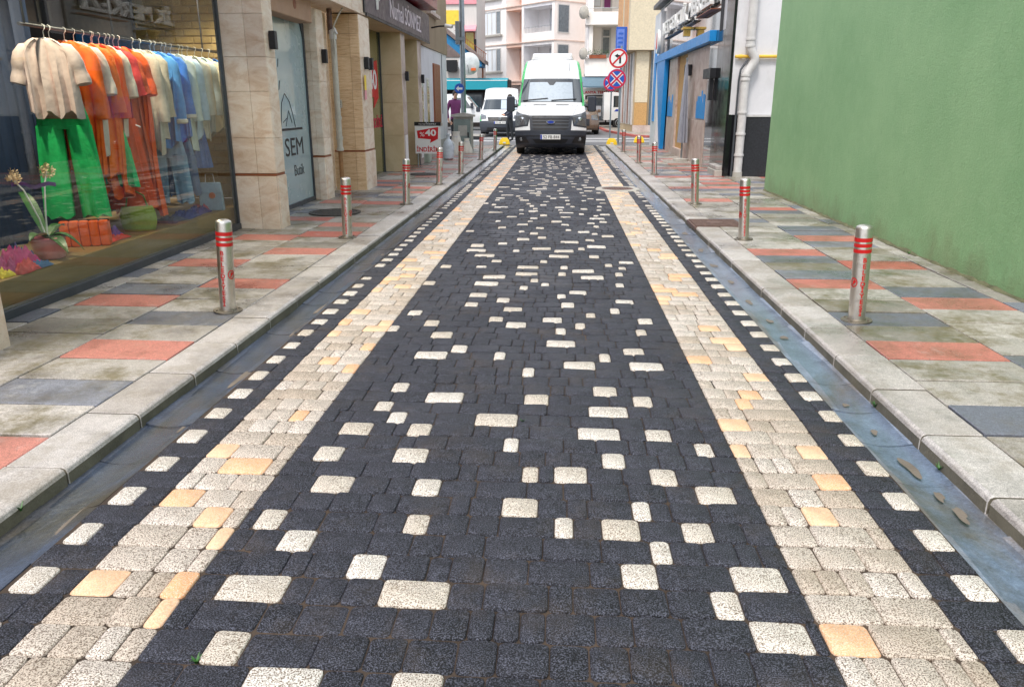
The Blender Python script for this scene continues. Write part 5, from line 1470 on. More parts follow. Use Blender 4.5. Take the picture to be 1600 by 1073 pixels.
class Shell:
    """vehicle body: a side profile swept across a width that narrows upwards, nose rounded in plan"""
    def __init__(self, prof, widths, bow, drop, s_roof):
        self.p, self.w, self.bow, self.drop, self.sr = prof, widths, bow, drop, s_roof
    def at(self, s, v, off=0.0):
        n = len(self.p) - 1
        s = max(0.0, min(n, s)); i = min(int(s), n - 1); f = s - i
        y = self.p[i][0] + (self.p[i + 1][0] - self.p[i][0]) * f
        z = self.p[i][1] + (self.p[i + 1][1] - self.p[i][1]) * f
        k = 1.0 if s < self.sr else max(0.0, 1 - (s - self.sr) / 2.0)
        a = abs(v)
        P = Vector((self.w_(z) * v, y + self.bow * k * a ** 3, z - self.drop * (1 - k) * a ** 4 - 0.02 * a ** 4))
        if off:
            e = 0.02
            du = self.at(s + e, v) - self.at(s - e, v); dv = self.at(s, v + e) - self.at(s, v - e)
            nrm = dv.cross(du)
            if nrm.length > 1e-9: P = P + nrm.normalized() * off
        return P
    def w_(self, z): return lerp_tab(self.w, z)
    def body(self, t, mats, z0, front_mat, side_mat, sub=4, nv=24):
        n = (len(self.p) - 1) * sub
        S_ = [i / sub for i in range(n + 1)]
        V = [-1 + 2 * j / nv for j in range(nv + 1)]
        b = MB(); base = [b.add([self.at(s, v) for v in V]) for s in S_]
        for i in range(n):
            for j in range(nv):
                b.face((base[i] + j, base[i] + j + 1, base[i + 1] + j + 1, base[i + 1] + j), front_mat((S_[i] + S_[i + 1]) / 2, (V[j] + V[j + 1]) / 2))
        for sgn, j in ((-1, 0), (1, nv)):
            cols = []
            for i, s in enumerate(S_):
                e = self.at(s, sgn); m = 8
                cols.append([(sgn * self.w_(e.z + (z0 - e.z) * q / m), e.y, e.z + (z0 - e.z) * q / m) for q in range(m + 1)])
            cb = [b.add(c) for c in cols]
            for i in range(n):
                for q in range(8):
                    f = (cb[i] + q, cb[i] + q + 1, cb[i + 1] + q + 1, cb[i + 1] + q)
                    b.face(f if sgn < 0 else f[::-1], side_mat)
        r = [self.at(S_[-1], v) for v in V]
        nb = b.add(r + [(p.x, p.y, z0) for p in r][::-1]); b.face([nb + q for q in range(2 * len(r))], side_mat)
        return b.build("body", mats, t, smooth=True, angle=40, fixn=True)
    def patch(self, name, t, c, mat, off=0.008, n=10, back=True):
        """c = four (s, v) corners"""
        b = MB()
        def rows(o):
            R = []
            for i in range(n + 1):
                f = i / n; row = []
                for j in range(n + 1):
                    g = j / n
                    s = (c[0][0] * (1 - g) + c[1][0] * g) * (1 - f) + (c[3][0] * (1 - g) + c[2][0] * g) * f
                    v = (c[0][1] * (1 - g) + c[1][1] * g) * (1 - f) + (c[3][1] * (1 - g) + c[2][1] * g) * f
                    row.append(self.at(s, v, o))
                R.append(row)
            return R
        top, bot = rows(off), rows(-0.01)
        b.grid(top)
        edge = lambda R: R[0] + [r[-1] for r in R[1:]] + R[-1][::-1][1:] + [r[0] for r in R[::-1]][1:-1]
        b.rings([edge(bot), edge(top)], cap=False)
        return b.build(name, mat, t, smooth=True, angle=50, fixn=True)
    def side_poly(self, name, t, pts, sgn, mat, off=0.006):
        b = MB(); n = len(pts)
        a = b.add([(sgn * (self.w_(z) + off), y, z) for y, z in pts] + [(sgn * (self.w_(z) - 0.02), y, z) for y, z in pts])
        b.face([a + i for i in range(n)])
        for i in range(n):
            j = (i + 1) % n; b.face((a + i, a + j, a + n + j, a + n + i))
        return b.build(name, mat, t, fixn=True)

def wheel(t, x, y, r, w, sgn):
    o = MB().lathe([(r * 0.62, -w / 2), (r * 0.93, -w / 2), (r, -w / 2 + 0.03), (r, w / 2 - 0.03), (r * 0.93, w / 2), (r * 0.62, w / 2)], 28, (0, 0, 0), axis='x', cap=True).build("wheel", 'rubber', t, (x, y, r), smooth=True, angle=40)
    f = sgn * (w / 2 + 0.004)
    MB().lathe([(r * 0.62, 0), (r * 0.58, 0.012 * sgn), (r * 0.5, -0.01 * sgn), (r * 0.15, 0.0), (0.001, 0.015 * sgn)], 24, (f, 0, 0), axis='x', cap=False).build("rim", 'alloy', o, smooth=True)
    return o

def plate(t, s, x, y, z, w=0.52, h=0.115, tilt=0.0):
    p = MB().box(-w / 2, w / 2, -0.012, 0.012, 0, h).build("number_plate", 'plate', t, (x, y, z), bevel=0.003)
    MB().box(-w / 2 + 0.004, -w / 2 + 0.05, -0.0145, -0.0122, 0.004, h - 0.004).build("blue_band", 'plate_blue', p)
    if s: lettering("plate_letters", s, 0.09, 'ink', p, (0.025, -0.0135, h * 0.18), '-y', 0.0008, width=w * 0.80, height=h * 0.64)
    return p

# tall delivery van, front towards the camera
van = thing("delivery_van", "tall white and green delivery van facing down the street", "van", (-0.278, 22.95, RDZ))
VP_ = [(0.16, 0.22), (0.05, 0.30), (0.0, 0.48), (0.01, 0.70), (0.07, 0.90), (0.13, 1.08), (0.22, 1.17), (0.62, 1.36), (0.82, 1.42), (1.45, 2.16), (1.62, 2.36), (1.95, 2.62), (2.3, 2.73), (2.8, 2.77), (5.7, 2.75)]
sh = Shell(VP_, [(0.2, 0.99), (0.5, 1.03), (0.8, 1.04), (1.1, 1.03), (1.45, 0.985), (2.1, 0.92), (2.4, 0.88), (2.75, 0.80)], 0.30, 0.08, 11)
sh.body(van, ['van_white', 'van_green'], 0.28, lambda s, v: 1 if (abs(v) > 0.94 and s > 7.2) else 0, 1)
sh.patch("front_bumper", van, [(0.0, -1.0), (0.0, 1.0), (3.0, 1.0), (3.0, -1.0)], 'black_plastic', 0.012, 16)
sh.patch("lower_intake", van, [(1.2, -0.42), (1.2, 0.42), (1.9, 0.50), (1.9, -0.50)], 'ink', 0.016)
gr = sh.patch("grille", van, [(3.05, -0.46), (3.05, 0.46), (5.05, 0.53), (5.05, -0.53)], 'ink', 0.018)
sh.patch("grille_surround", van, [(2.9, -0.56), (2.9, 0.56), (5.2, 0.60), (5.2, -0.60)], 'black_plastic', 0.014)
for s in (3.3, 3.75, 4.2, 4.65):
    sh.patch("grille_bar", gr, [(s, -0.50), (s, 0.50), (s + 0.16, 0.51), (s + 0.16, -0.51)], 'dark_frame', 0.030, 8)
bdg = MB().lathe([(0.001, -0.02), (0.085, -0.02), (0.09, -0.01), (0.09, 0.02)], 24, axis='y', cap=False).build("badge", 'plate_blue', van, (0, 0.03, 0.93), smooth=True); bdg.scale = (1.25, 1, 0.5)
r_b = MB().lathe([(0.082, -0.024), (0.095, -0.024), (0.097, -0.01), (0.08, -0.01)], 24, axis='y', cap=False).build("badge_rim", 'chrome', bdg, smooth=True)
for sg_ in (-1, 1):
    hl = sh.patch("headlight", van, [(3.75, 0.66 * sg_), (3.55, 0.985 * sg_), (6.15, 0.985 * sg_), (5.0, 0.60 * sg_)], 'lamp_glass', 0.014)
    sh.patch("lamp_housing", hl, [(3.6, 0.63 * sg_), (3.4, 1.0 * sg_), (6.35, 1.0 * sg_), (5.15, 0.575 * sg_)], 'black_plastic', 0.008)
    lm = sh.at(4.6, 0.80 * sg_, 0.012); MB().lathe([(0.001, -0.02), (0.06, -0.015), (0.065, 0.01)], 18, axis='y', cap=False).build("reflector", 'chrome', hl, lm, smooth=True)
    fg = sh.at(1.9, 0.82 * sg_, 0.01); MB().lathe([(0.001, -0.02), (0.05, -0.018), (0.06, 0.02)], 18, axis='y', cap=False).build("fog_light", 'lamp_glass', van, fg, smooth=True)
    sh.patch("bonnet_vent", van, [(7.55, 0.14 * sg_), (7.55, 0.52 * sg_), (7.75, 0.52 * sg_), (7.75, 0.14 * sg_)], 'ink', 0.006, 6)
    mx_ = MB().rings([[(sg_ * (1.10 + p), 0.95, 1.22 + q) for p, q in rrect(0.20, 0.40, 0.05, 3, 0.10, 0.20)], [(sg_ * (1.09 + p), 1.0, 1.21 + q) for p, q in rrect(0.25, 0.44, 0.05, 3, 0.115, 0.21)], [(sg_ * (1.10 + p), 1.12, 1.22 + q) for p, q in rrect(0.22, 0.40, 0.05, 3, 0.11, 0.20)]]).build("wing_mirror", 'black_plastic', van, smooth=True, fixn=True)
    MB().tube([(sg_ * 0.98, 1.02, 1.38), (sg_ * 1.14, 1.03, 1.36)], 0.05, 8).build("mirror_arm", 'black_plastic', mx_)
    for yy in (0.98, 4.6): 
        wheel(van, sg_ * 0.90, yy, 0.345, 0.23, sg_)
    sh.side_poly("cab_window", van, [(1.25, 1.50), (2.2, 1.50), (2.2, 2.05), (1.60, 2.05)], sg_, 'car_glass')
    sh.side_poly("wheel_arch", van, [(0.98 + 0.46 * math.cos(a * math.pi / 10), 0.30 + 0.46 * math.sin(a * math.pi / 10)) for a in range(11)], sg_, 'ink')
for q in (-1, 1):
    sh.patch("bonnet_crease", van, [(5.4, 0.60 * q), (5.4, 0.62 * q), (7.6, 0.80 * q), (7.6, 0.785 * q)], 'silver_paint', 0.004, 8)
sh.patch("bonnet_gap", van, [(5.22, -0.60), (5.22, 0.60), (5.30, 0.60), (5.30, -0.60)], 'dark_frame', 0.003, 10)
sh.patch("bumper_step", van, [(2.25, -0.96), (2.25, 0.96), (2.35, 0.96), (2.35, -0.96)], 'ink', 0.022, 12)
for q in (-1, 1): sh.patch("bumper_corner", van, [(1.3, 0.60 * q), (1.3, 0.98 * q), (2.2, 0.98 * q), (2.2, 0.68 * q)], 'ink', 0.018, 8)
ws = sh.patch("windscreen", van, [(8.08, -0.94), (8.08, 0.94), (8.98, 0.92), (8.98, -0.92)], 'car_glass', 0.008, 14)
sh.patch("screen_shade", ws, [(8.10, -0.70), (8.10, 0.66), (8.84, 0.66), (8.84, -0.70)], 'shade_sheet', 0.011, 12)  # sunshade sheet; its pale tone also stands for sky reflected in the glass
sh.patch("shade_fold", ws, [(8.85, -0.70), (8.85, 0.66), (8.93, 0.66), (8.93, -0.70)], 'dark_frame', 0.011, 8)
sh.patch("mirror_mount", ws, [(8.72, -0.06), (8.72, 0.06), (8.96, 0.22), (8.96, -0.22)], 'dark_frame', 0.015, 6)
for a_, b_ in (((8.12, -0.85), (8.2, -0.1)), ((8.12, 0.0), (8.18, 0.75))):
    MB().tube([sh.at(a_[0] + (b_[0] - a_[0]) * q / 6, a_[1] + (b_[1] - a_[1]) * q / 6, 0.03) for q in range(7)], 0.014, 6).build("wiper", 'ink', van)
plate(van, "52 FB 844", 0, -0.035, 0.45, 0.58, 0.135)
ac = MB().rings([[(p, 2.35, 2.72 + q) for p, q in ((-0.62, 0), (0.62, 0), (0.56, 0.12), (-0.56, 0.12))], [(p, 2.6, 2.72 + q) for p, q in ((-0.66, 0), (0.66, 0), (0.60, 0.2), (-0.60, 0.2))], [(p, 3.8, 2.72 + q) for p, q in ((-0.66, 0), (0.66, 0), (0.60, 0.2), (-0.60, 0.2))]]).build("roof_cooler", 'van_white', van, bevel=0.02, fixn=True)
for i in range(8): MB().box(-0.36 + i * 0.095, -0.31 + i * 0.095, 2.40, 2.5, 2.79, 2.835).build("cooler_slot", 'ink', ac)
MB().tube([(0.52, 1.7, 2.36), (0.52, 1.78, 2.62)], 0.006, 6).build("aerial", 'ink', van)
MB().box(-0.85, 0.85, 0.4, 5.5, 0.22, 0.5).build("underbody", 'ink', van)

# smaller van parked beyond, front towards the camera
v2 = thing("parked_van", "small white parked van with dark bumper beyond the crossing", "van", (-2.70, 35.6, RDZ), 0.03)
s2 = Shell([(0.1, 0.2), (0.02, 0.28), (0.0, 0.42), (0.02, 0.62), (0.10, 0.80), (0.24, 0.92), (0.6, 1.06), (0.78, 1.12), (1.35, 1.62), (1.55, 1.74), (1.8, 1.98), (2.1, 2.10), (2.6, 2.14), (4.6, 2.12)],
           [(0.2, 0.86), (0.5, 0.91), (0.9, 0.91), (1.2, 0.86), (1.7, 0.78), (2.14, 0.74)], 0.28, 0.05, 10)
s2.body(v2, ['van_white', 'van_green'], 0.25, lambda s, v: 1 if (v < -0.93 and 2 < s < 5) else 0, 0)
s2.patch("front_bumper", v2, [(0.0, -1.0), (0.0, 1.0), (3.4, 1.0), (3.4, -1.0)], 'black_plastic', 0.012, 14)
s2.patch("lower_intake", v2, [(0.8, -0.7), (0.8, 0.7), (1.9, 0.62), (1.9, -0.62)], 'ink', 0.018)
g2 = s2.patch("grille", v2, [(3.3, -0.55), (3.3, 0.55), (4.3, 0.62), (4.3, -0.62)], 'ink', 0.018)
MB().lathe([(0.001, -0.02), (0.07, -0.02), (0.075, 0.02)], 18, axis='y', cap=False).build("badge", 'chrome', v2, (0, 0.03, 0.78), smooth=True)
for q in (-1, 1):
    s2.patch("headlight", v2, [(3.9, 0.66 * q), (3.7, 0.97 * q), (5.5, 0.96 * q), (4.9, 0.68 * q)], 'lamp_glass', 0.014)
    m2 = MB().rings([[(q * (0.93 + a), 0.98, 1.05 + c) for a, c in rrect(0.2, 0.22, 0.05, 3, 0.1, 0.11)], [(q * (0.93 + a), 1.12, 1.06 + c) for a, c in rrect(0.18, 0.2, 0.05, 3, 0.1, 0.11)]]).build("wing_mirror", 'black_plastic', v2, smooth=True, fixn=True)
    for yy in (0.85, 3.6): wheel(v2, q * 0.80, yy, 0.30, 0.19, q)
    s2.side_poly("door_window", v2, [(1.2, 1.18), (2.2, 1.18), (2.2, 1.6), (1.5, 1.6)], q, 'car_glass')
w2 = s2.patch("windscreen", v2, [(7.08, -0.93), (7.08, 0.93), (7.98, 0.90), (7.98, -0.90)], 'car_glass', 0.008, 12)
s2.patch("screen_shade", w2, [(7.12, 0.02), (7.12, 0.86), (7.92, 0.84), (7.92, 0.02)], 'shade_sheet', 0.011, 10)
plate(v2, "52 AB 310", 0, -0.02, 0.56, 0.52, 0.11)
MB().tube([(0.1, 1.5, 1.72), (0.1, 1.6, 1.86)], 0.006, 6).build("aerial", 'ink', v2)

# white light truck at left, nose to the right
v3 = thing("light_truck", "white light truck with cab at far left behind the pole", "truck", (-4.05, 45.0, RDZ), RAD(90))
s3 = Shell([(0.12, 0.35), (0.02, 0.42), (0.0, 0.60), (0.05, 0.80), (0.22, 1.02), (0.42, 1.14), (1.05, 1.80), (1.25, 1.90), (1.6, 1.94), (2.4, 1.92)],
           [(0.3, 0.80), (0.7, 0.86), (1.1, 0.85), (1.9, 0.70)], 0.14, 0.04, 7)
s3.body(v3, ['van_white'], 0.42, lambda s, v: 0, 0)
s3.patch("windscreen", v3, [(5.1, -0.92), (5.1, 0.92), (5.95, 0.9), (5.95, -0.9)], 'car_glass')
s3.patch("front_bumper", v3, [(0, -1), (0, 1), (2.0, 1), (2.0, -1)], 'black_plastic', 0.012)
for q in (-1, 1):
    s3.side_poly("door_window", v3, [(0.85, 1.16), (1.95, 1.20), (1.95, 1.72), (1.25, 1.72)], q, 'car_glass')
    s3.side_poly("door_line", v3, [(0.80, 0.55), (0.815, 0.55), (0.815, 1.12), (0.80, 1.12)], q, 'dark_frame', 0.003)
    s3.side_poly("wheel_arch", v3, [(1.35 + 0.40 * math.cos(a * math.pi / 10), 0.42 + 0.34 * math.sin(a * math.pi / 10)) for a in range(11)], q, 'ink')
    s3.side_poly("door_handle", v3, [(1.75, 1.02), (1.92, 1.02), (1.92, 1.06), (1.75, 1.06)], q, 'ink', 0.02)
    for yy in (1.35, 4.0): wheel(v3, q * 0.74, yy, 0.31, 0.2, q)
    MB().box(q * 0.88, q * 1.04, 0.75, 0.9, 1.15, 1.45).build("wing_mirror", 'black_plastic', v3, bevel=0.02)
    s3.patch("headlight", v3, [(2.2, 0.5 * q), (2.2, 0.95 * q), (3.4, 0.95 * q), (3.2, 0.5 * q)], 'lamp_glass', 0.012)
MB().box(-0.85, 0.85, 2.5, 5.4, 0.55, 0.75).build("load_bed", 'van_white', v3, bevel=0.01)
MB().box(-0.85, -0.81, 2.5, 5.4, 0.751, 1.1).build("side_board", 'van_white', v3)
MB().box(0.81, 0.85, 2.5, 5.4, 0.751, 1.1).build("side_board", 'van_white', v3)

# brown car behind the tall van
v4 = thing("brown_car", "brown car half hidden behind the tall van's right side", "car", (0.93, 38.0, RDZ))
s4 = Shell([(0.12, 0.22), (0.02, 0.30), (0.0, 0.45), (0.05, 0.72), (0.25, 0.92), (0.9, 1.02), (1.1, 1.06), (1.75, 1.52), (2.0, 1.58), (2.6, 1.62), (4.1, 1.50), (4.5, 1.1)],
           [(0.2, 0.86), (0.6, 0.91), (1.0, 0.88), (1.6, 0.62)], 0.3, 0.04, 8)
s4.body(v4, ['brown_paint'], 0.28, lambda s, v: 0, 0)
s4.patch("windscreen", v4, [(6.1, -0.9), (6.1, 0.9), (6.95, 0.88), (6.95, -0.88)], 'car_glass')
s4.patch("grille", v4, [(1.8, -0.5), (1.8, 0.5), (3.0, 0.5), (3.0, -0.5)], 'ink', 0.014)
for q in (-1, 1):
    s4.patch("headlight", v4, [(2.9, 0.6 * q), (2.9, 0.96 * q), (4.2, 0.94 * q), (3.8, 0.6 * q)], 'lamp_glass', 0.012)
    s4.side_poly("wheel_arch", v4, [(0.9 + 0.40 * math.cos(a * math.pi / 10), 0.30 + 0.42 * math.sin(a * math.pi / 10)) for a in range(11)], q, 'ink')
    for yy in (0.9, 3.5): wheel(v4, q * 0.82, yy, 0.335, 0.22, q)
    MB().box(q * 0.86, q * 1.03, 1.2, 1.3, 1.0, 1.15).build("wing_mirror", 'brown_paint', v4, bevel=0.02)
plate(v4, None, 0, -0.02, 0.4)

# white pickup truck at right
v5 = thing("flatbed_truck", "white flatbed truck parked behind the no stopping signs", "truck", (4.4, 47.6, RDZ), RAD(90))
s5 = Shell([(0.12, 0.40), (0.0, 0.5), (0.0, 0.75), (0.05, 1.0), (0.25, 1.18), (0.75, 1.90), (0.95, 2.02), (1.3, 2.06), (1.9, 2.04)],
           [(0.3, 0.82), (0.9, 0.88), (1.2, 0.87), (2.0, 0.74)], 0.12, 0.04, 6)
s5.body(v5, ['van_white'], 0.5, lambda s, v: 0, 0)
s5.patch("windscreen", v5, [(4.1, -0.92), (4.1, 0.92), (4.95, 0.9), (4.95, -0.9)], 'car_glass')
for q in (-1, 1):
    s5.side_poly("door_window", v5, [(0.55, 1.22), (1.35, 1.22), (1.35, 1.84), (0.85, 1.84)], q, 'car_glass')
    s5.side_poly("side_stripe", v5, [(0.6, 0.98), (1.3, 0.98), (1.2, 1.1), (0.7, 1.1)], q, 'plate_blue', 0.004)
    for yy in (1.0, 3.6): wheel(v5, q * 0.74, yy, 0.34, 0.22, q)
    MB().box(q * 0.90, q * 1.06, 0.5, 0.65, 1.2, 1.6).build("wing_mirror", 'black_plastic', v5, bevel=0.02)
MB().box(-0.9, 0.9, 2.05, 5.0, 0.72, 0.9).build("load_bed", 'silver_paint', v5, bevel=0.01)
for q in (-0.9, 0.86): MB().box(q, q + 0.04, 2.05, 5.0, 0.901, 1.28).build("side_board", 'silver_paint', v5)
MB().box(-0.5, 0.5, 2.2, 4.8, 0.45, 0.72).build("chassis", 'ink', v5)
for i in range(5): MB().box(-0.7, 0.7, 2.2 + i * 0.5, 2.6 + i * 0.5, 0.91, 1.15 + 0.12 * (i % 3)).build("load", ['silver_paint', 'white_plastic', 'util_grey'][i % 3], v5, bevel=0.03)
MB().tube([(-0.95, 3.0, 0.65), (-0.95, 3.1, 0.65)], 0.12, 12).build("fuel_cap", 'white_plastic', v5)

# ------------------------------------------------------------------ people
def person(name, label, loc, rotz, J, top_mat, leg_mat):
    """J: joints {name:(pos, radius, parent)}; one skinned surface, clothes by region"""
    t = thing(name, label, "person", loc, rotz)
    keys = list(J)
    me = bpy.data.meshes.new("body")
    me.from_pydata([J[k][0] for k in keys], [(keys.index(k), keys.index(J[k][2])) for k in keys if J[k][2]], [])
    o = bpy.data.objects.new("body", me); COL.objects.link(o)
    md = o.modifiers.new("skin", 'SKIN')
    for i, k in enumerate(keys):
        sv = me.skin_vertices[0].data[i]; rr = J[k][1]
        sv.radius = rr if isinstance(rr, tuple) else (rr, rr); sv.use_root = (k == 'pelvis')
    sb = o.modifiers.new("sub", 'SUBSURF'); sb.levels = 2; sb.render_levels = 2
    dg = bpy.context.evaluated_depsgraph_get()
    m2 = bpy.data.meshes.new_from_object(o.evaluated_get(dg))
    bpy.data.objects.remove(o)
    m2.materials.clear()
    for mm in (top_mat, leg_mat, 'skin', 'ink'): m2.materials.append(MT[mm])
    hands = [Vector(J[k][0]) for k in J if k.startswith('hand') or k.startswith('finger')]
    for p in m2.polygons:
        c = p.center
        if c.z > J['neck'][0][2] + 0.03: p.material_index = 2
        elif any((c - h).length < 0.085 for h in hands): p.material_index = 2
        elif c.z < 0.09: p.material_index = 3
        elif c.z < J['pelvis'][0][2] - 0.05: p.material_index = 1
        p.use_smooth = True
    put("body", m2, t)
    hd = Vector(J['head'][0])
    b = MB(); rr = []
    for i in range(6):
        a = math.pi / 2 * i / 5
        rr.append([(hd.x + 0.088 * math.cos(a) * math.cos(2 * math.pi * k / 18), hd.y + 0.022 + 0.103 * math.cos(a) * math.sin(2 * math.pi * k / 18), hd.z + 0.03 + 0.105 * math.sin(a) - (0.07 if math.sin(2 * math.pi * k / 18) > 0.2 and i == 0 else 0)) for k in range(18)])
    b.rings(rr).build("hair", 'hair', t, smooth=True, angle=80)
    for q in (-1, 1):
        MB().box(hd.x + q * 0.03 - 0.012, hd.x + q * 0.03 + 0.012, hd.y - 0.092, hd.y - 0.08, hd.z + 0.0, hd.z + 0.012).build("eye", 'ink', t)
    return t
def joints(armL, armR, lean=0.0, step=0.06):
    J = {'pelvis': ((0, 0, 0.95), (0.155, 0.115), None), 'waist': ((0, 0.0, 1.10), (0.15, 0.11), 'pelvis'), 'chest': ((0, lean, 1.32), (0.17, 0.125), 'waist'),
         'neck': ((0, lean, 1.50), 0.06, 'chest'), 'chin': ((0, lean - 0.02, 1.56), (0.062, 0.07), 'neck'), 'head': ((0, lean - 0.02, 1.66), (0.078, 0.095), 'chin'), 'crown': ((0, lean - 0.01, 1.75), (0.05, 0.06), 'head'),
         'nose': ((0, lean - 0.125, 1.645), 0.012, 'head')}
    for n, q, arm in (('L', -1, armL), ('R', 1, armR)):
        J['shoulder' + n] = ((q * 0.19, lean, 1.42), 0.075, 'chest')
        J['elbow' + n] = (arm[0], 0.055, 'shoulder' + n); J['wrist' + n] = (arm[1], 0.04, 'elbow' + n); J['hand' + n] = (arm[2], (0.045, 0.03), 'wrist' + n)
        for i, (dx, ln) in enumerate(((-0.02, 0.07), (0.0, 0.08), (0.02, 0.07))):
            h = Vector(arm[2]); d = (h - Vector(arm[1])).normalized()
            J['finger%s%d' % (n, i)] = (tuple(h + d * ln + Vector((dx, 0, 0))), 0.010, 'hand' + n)
        J['hip' + n] = ((q * 0.10, 0, 0.88), 0.105, 'pelvis'); J['knee' + n] = ((q * 0.11, -0.01 + q * step, 0.50), 0.07, 'hip' + n)
        J['ankle' + n] = ((q * 0.12, 0.02 + q * step, 0.09), 0.05, 'knee' + n); J['toe' + n] = ((q * 0.14, -0.13 + q * step, 0.045), (0.045, 0.04), 'ankle' + n)
    return J
person("person", "man in dark jacket standing beside the tall van, looking left", (-1.98, 31.4, RDZ - 0.006), RAD(-75),
       joints(((-0.30, 0.0, 1.16), (-0.20, -0.20, 1.02), (-0.12, -0.28, 1.02)), ((0.30, 0.02, 1.16), (0.22, -0.18, 1.0), (0.13, -0.27, 1.0)), 0.0), 'jacket', 'trousers')
person("person", "person in purple coat standing behind the grey pole", (-3.44, 26.2, SW), RAD(20),
       joints(((-0.28, 0.05, 1.14), (-0.26, -0.05, 0.92), (-0.25, -0.08, 0.84)), ((0.30, 0.0, 1.16), (0.24, -0.22, 1.05), (0.18, -0.3, 1.06)), 0.02), 'purple_coat', 'trousers')

# ------------------------------------------------------------------ far buildings
def window4(t, x0, x1, z0, z1, y, panes=4, glass='window_dark', curtain=True, sill=True):
    w = MB()
    w.box(x0, x1, y - 0.05, y + 0.04, z0, z0 + 0.08); w.box(x0, x1, y - 0.05, y + 0.04, z1 - 0.08, z1)
    for i in range(panes + 1):
        xx = x0 + (x1 - x0) * i / panes
        w.box(max(x0, xx - 0.045), min(x1, xx + 0.045), y - 0.048, y + 0.038, z0 + 0.081, z1 - 0.081)
    o = w.build("window", 'white_pvc', t)
    for i in range(panes):
        a, c = x0 + (x1 - x0) * i / panes + 0.046, x0 + (x1 - x0) * (i + 1) / panes - 0.046
        MB().box(a, c, y - 0.02, y - 0.012, z0 + 0.08, z1 - 0.08).build("pane", 'white_curtain' if curtain and i % 4 != 3 else glass, o)
    if sill: MB().box(x0 - 0.2, x1 + 0.2, y - 0.2, y + 0.03, z0 - 0.12, z0 - 0.002).build("sill", 'util_grey', o)
    return o
ap = thing("apartment_block", "white apartment block with pink recesses at the end of the street", "building", (-7.105, 65.5, 0), RAD(-48.86))
W_ = 9.96
MB().box(0, W_, 1.4, 9, 0, 13).build("core", 'apt_white', ap)
MB().box(-6, 4.43, 0, 1.39, 0, 13).build("wall", 'apt_white', ap)
MB().box(6.3, 6.55, 0, 1.39, 0, 13).build("pier", 'apt_white', ap)
MB().box(9.72, W_ - 0.002, 0, 1.39, 0, 13).build("pier", 'apt_white', ap)
MB().box(W_, W_ + 0.05, 0, 9, 0, 13).build("side_wall", 'apt_rose', ap)
for z in (3.05, 5.72, 8.28, 10.9):
    MB().box(-6.05, W_ + 0.09, -0.06, 0.0, z - 0.03, z + 0.04).build("floor_band", 'apt_band', ap)
    MB().box(W_ + 0.051, W_ + 0.09, 0, 9, z - 0.03, z + 0.04).build("floor_band", 'apt_band', ap)
    MB().box(4.432, 6.298, 0.01, 1.38, z - 0.25, z + 0.0).build("floor_slab", 'apt_pink', ap)
    MB().box(6.552, 9.718, 0.01, 1.38, z - 0.25, z + 0.12).build("floor_slab", 'apt_white', ap)
    MB().box(6.552, 9.718, 0.0, 0.15, z + 0.121, z + 0.62).build("balcony_parapet", 'apt_white', ap)
    MB().box(4.44, 6.29, 1.30, 1.39, z + 0.001, z + 2.3).build("recess_wall", 'apt_pink', ap)
    for x in (5.35, 5.85):
        w = MB().box(x, x + 0.28, 1.26, 1.31, z + 0.15, z + 1.9).build("stair_window", 'brown_wood', ap)
        MB().box(x + 0.05, x + 0.23, 1.25, 1.262, z + 0.2, z + 1.8).build("pane", 'window_dark', w)
    window4(ap, 1.5, 3.77, z + 0.74, z + 2.45, 0.0)
    window4(ap, 7.9, 9.5, z + 0.5, z + 2.25, 1.39, 3, sill=False)
    window4(ap, -2.6, -0.5, z + 0.74, z + 2.45, 0.0)
    rl = MB()
    for i in range(9): rl.tube([(6.7 + i * 0.36, 0.08, z + 0.6), (6.7 + i * 0.36, 0.08, z + 1.02)], 0.015, 5)
    rl.tube([(6.56, 0.08, z + 1.02), (9.71, 0.08, z + 1.02)], 0.02, 6)
    rl.build("balcony_rail", 'white_pvc', ap)
for z in (5.9, 3.3):
    b = MB(); rows = []
    for j in range(7):
        rows.append([(6.6 + 3.1 * i / 20, -0.03 + 0.05 * math.sin(i * 1.7 + j), z + 0.75 + 0.25 * j + 0.03 * math.sin(i)) for i in range(21)])
    b.grid(rows).build("plastic_sheet", 'clear_sheet', ap, smooth=True)
    w = MB().box(W_ + 0.051, W_ + 0.09, 0.25, 1.35, z + 0.3, z + 2.2).build("side_window", 'white_pvc', ap)
    MB().box(W_ + 0.0905, W_ + 0.10, 0.33, 1.27, z + 0.38, z + 2.12).build("pane", 'window_dark', w)
MB().box(W_ + 0.05, W_ + 0.9, 4.0, 4.05, 4.0, 4.04).build("bracket", 'galv', ap)

# shop with teal awning
t = thing("awning_shop", "low dark shop under a wide teal awning at far left", "shop", (-6.4, 50.5, 0))
MB().box(-5, 3.1, 0.3, 3.5, 0, 2.92).build("wall", 'dark_room', t)
for i in range(3): 
    w = MB().box(-1.2 + i * 1.4, 0.1 + i * 1.4, 0.26, 0.32, 0.4, 2.1).build("window", 'dark_frame', t)
    MB().box(-1.1 + i * 1.4, 0.0 + i * 1.4, 0.25, 0.262, 0.5, 2.0).build("pane", 'window_dark', w)
MB().prism([(0.28, 2.98), (0.28, 2.93), (-0.95, 2.78), (-0.95, 2.28), (-0.99, 2.28), (-0.99, 2.82)], 'x', -5.0, 3.12).build("awning_cloth", 'teal', t, fixn=True)
MB().box(-5, 3.12, -1.0, -0.985, 2.79, 2.83).build("awning_edge", 'sign_white', t)
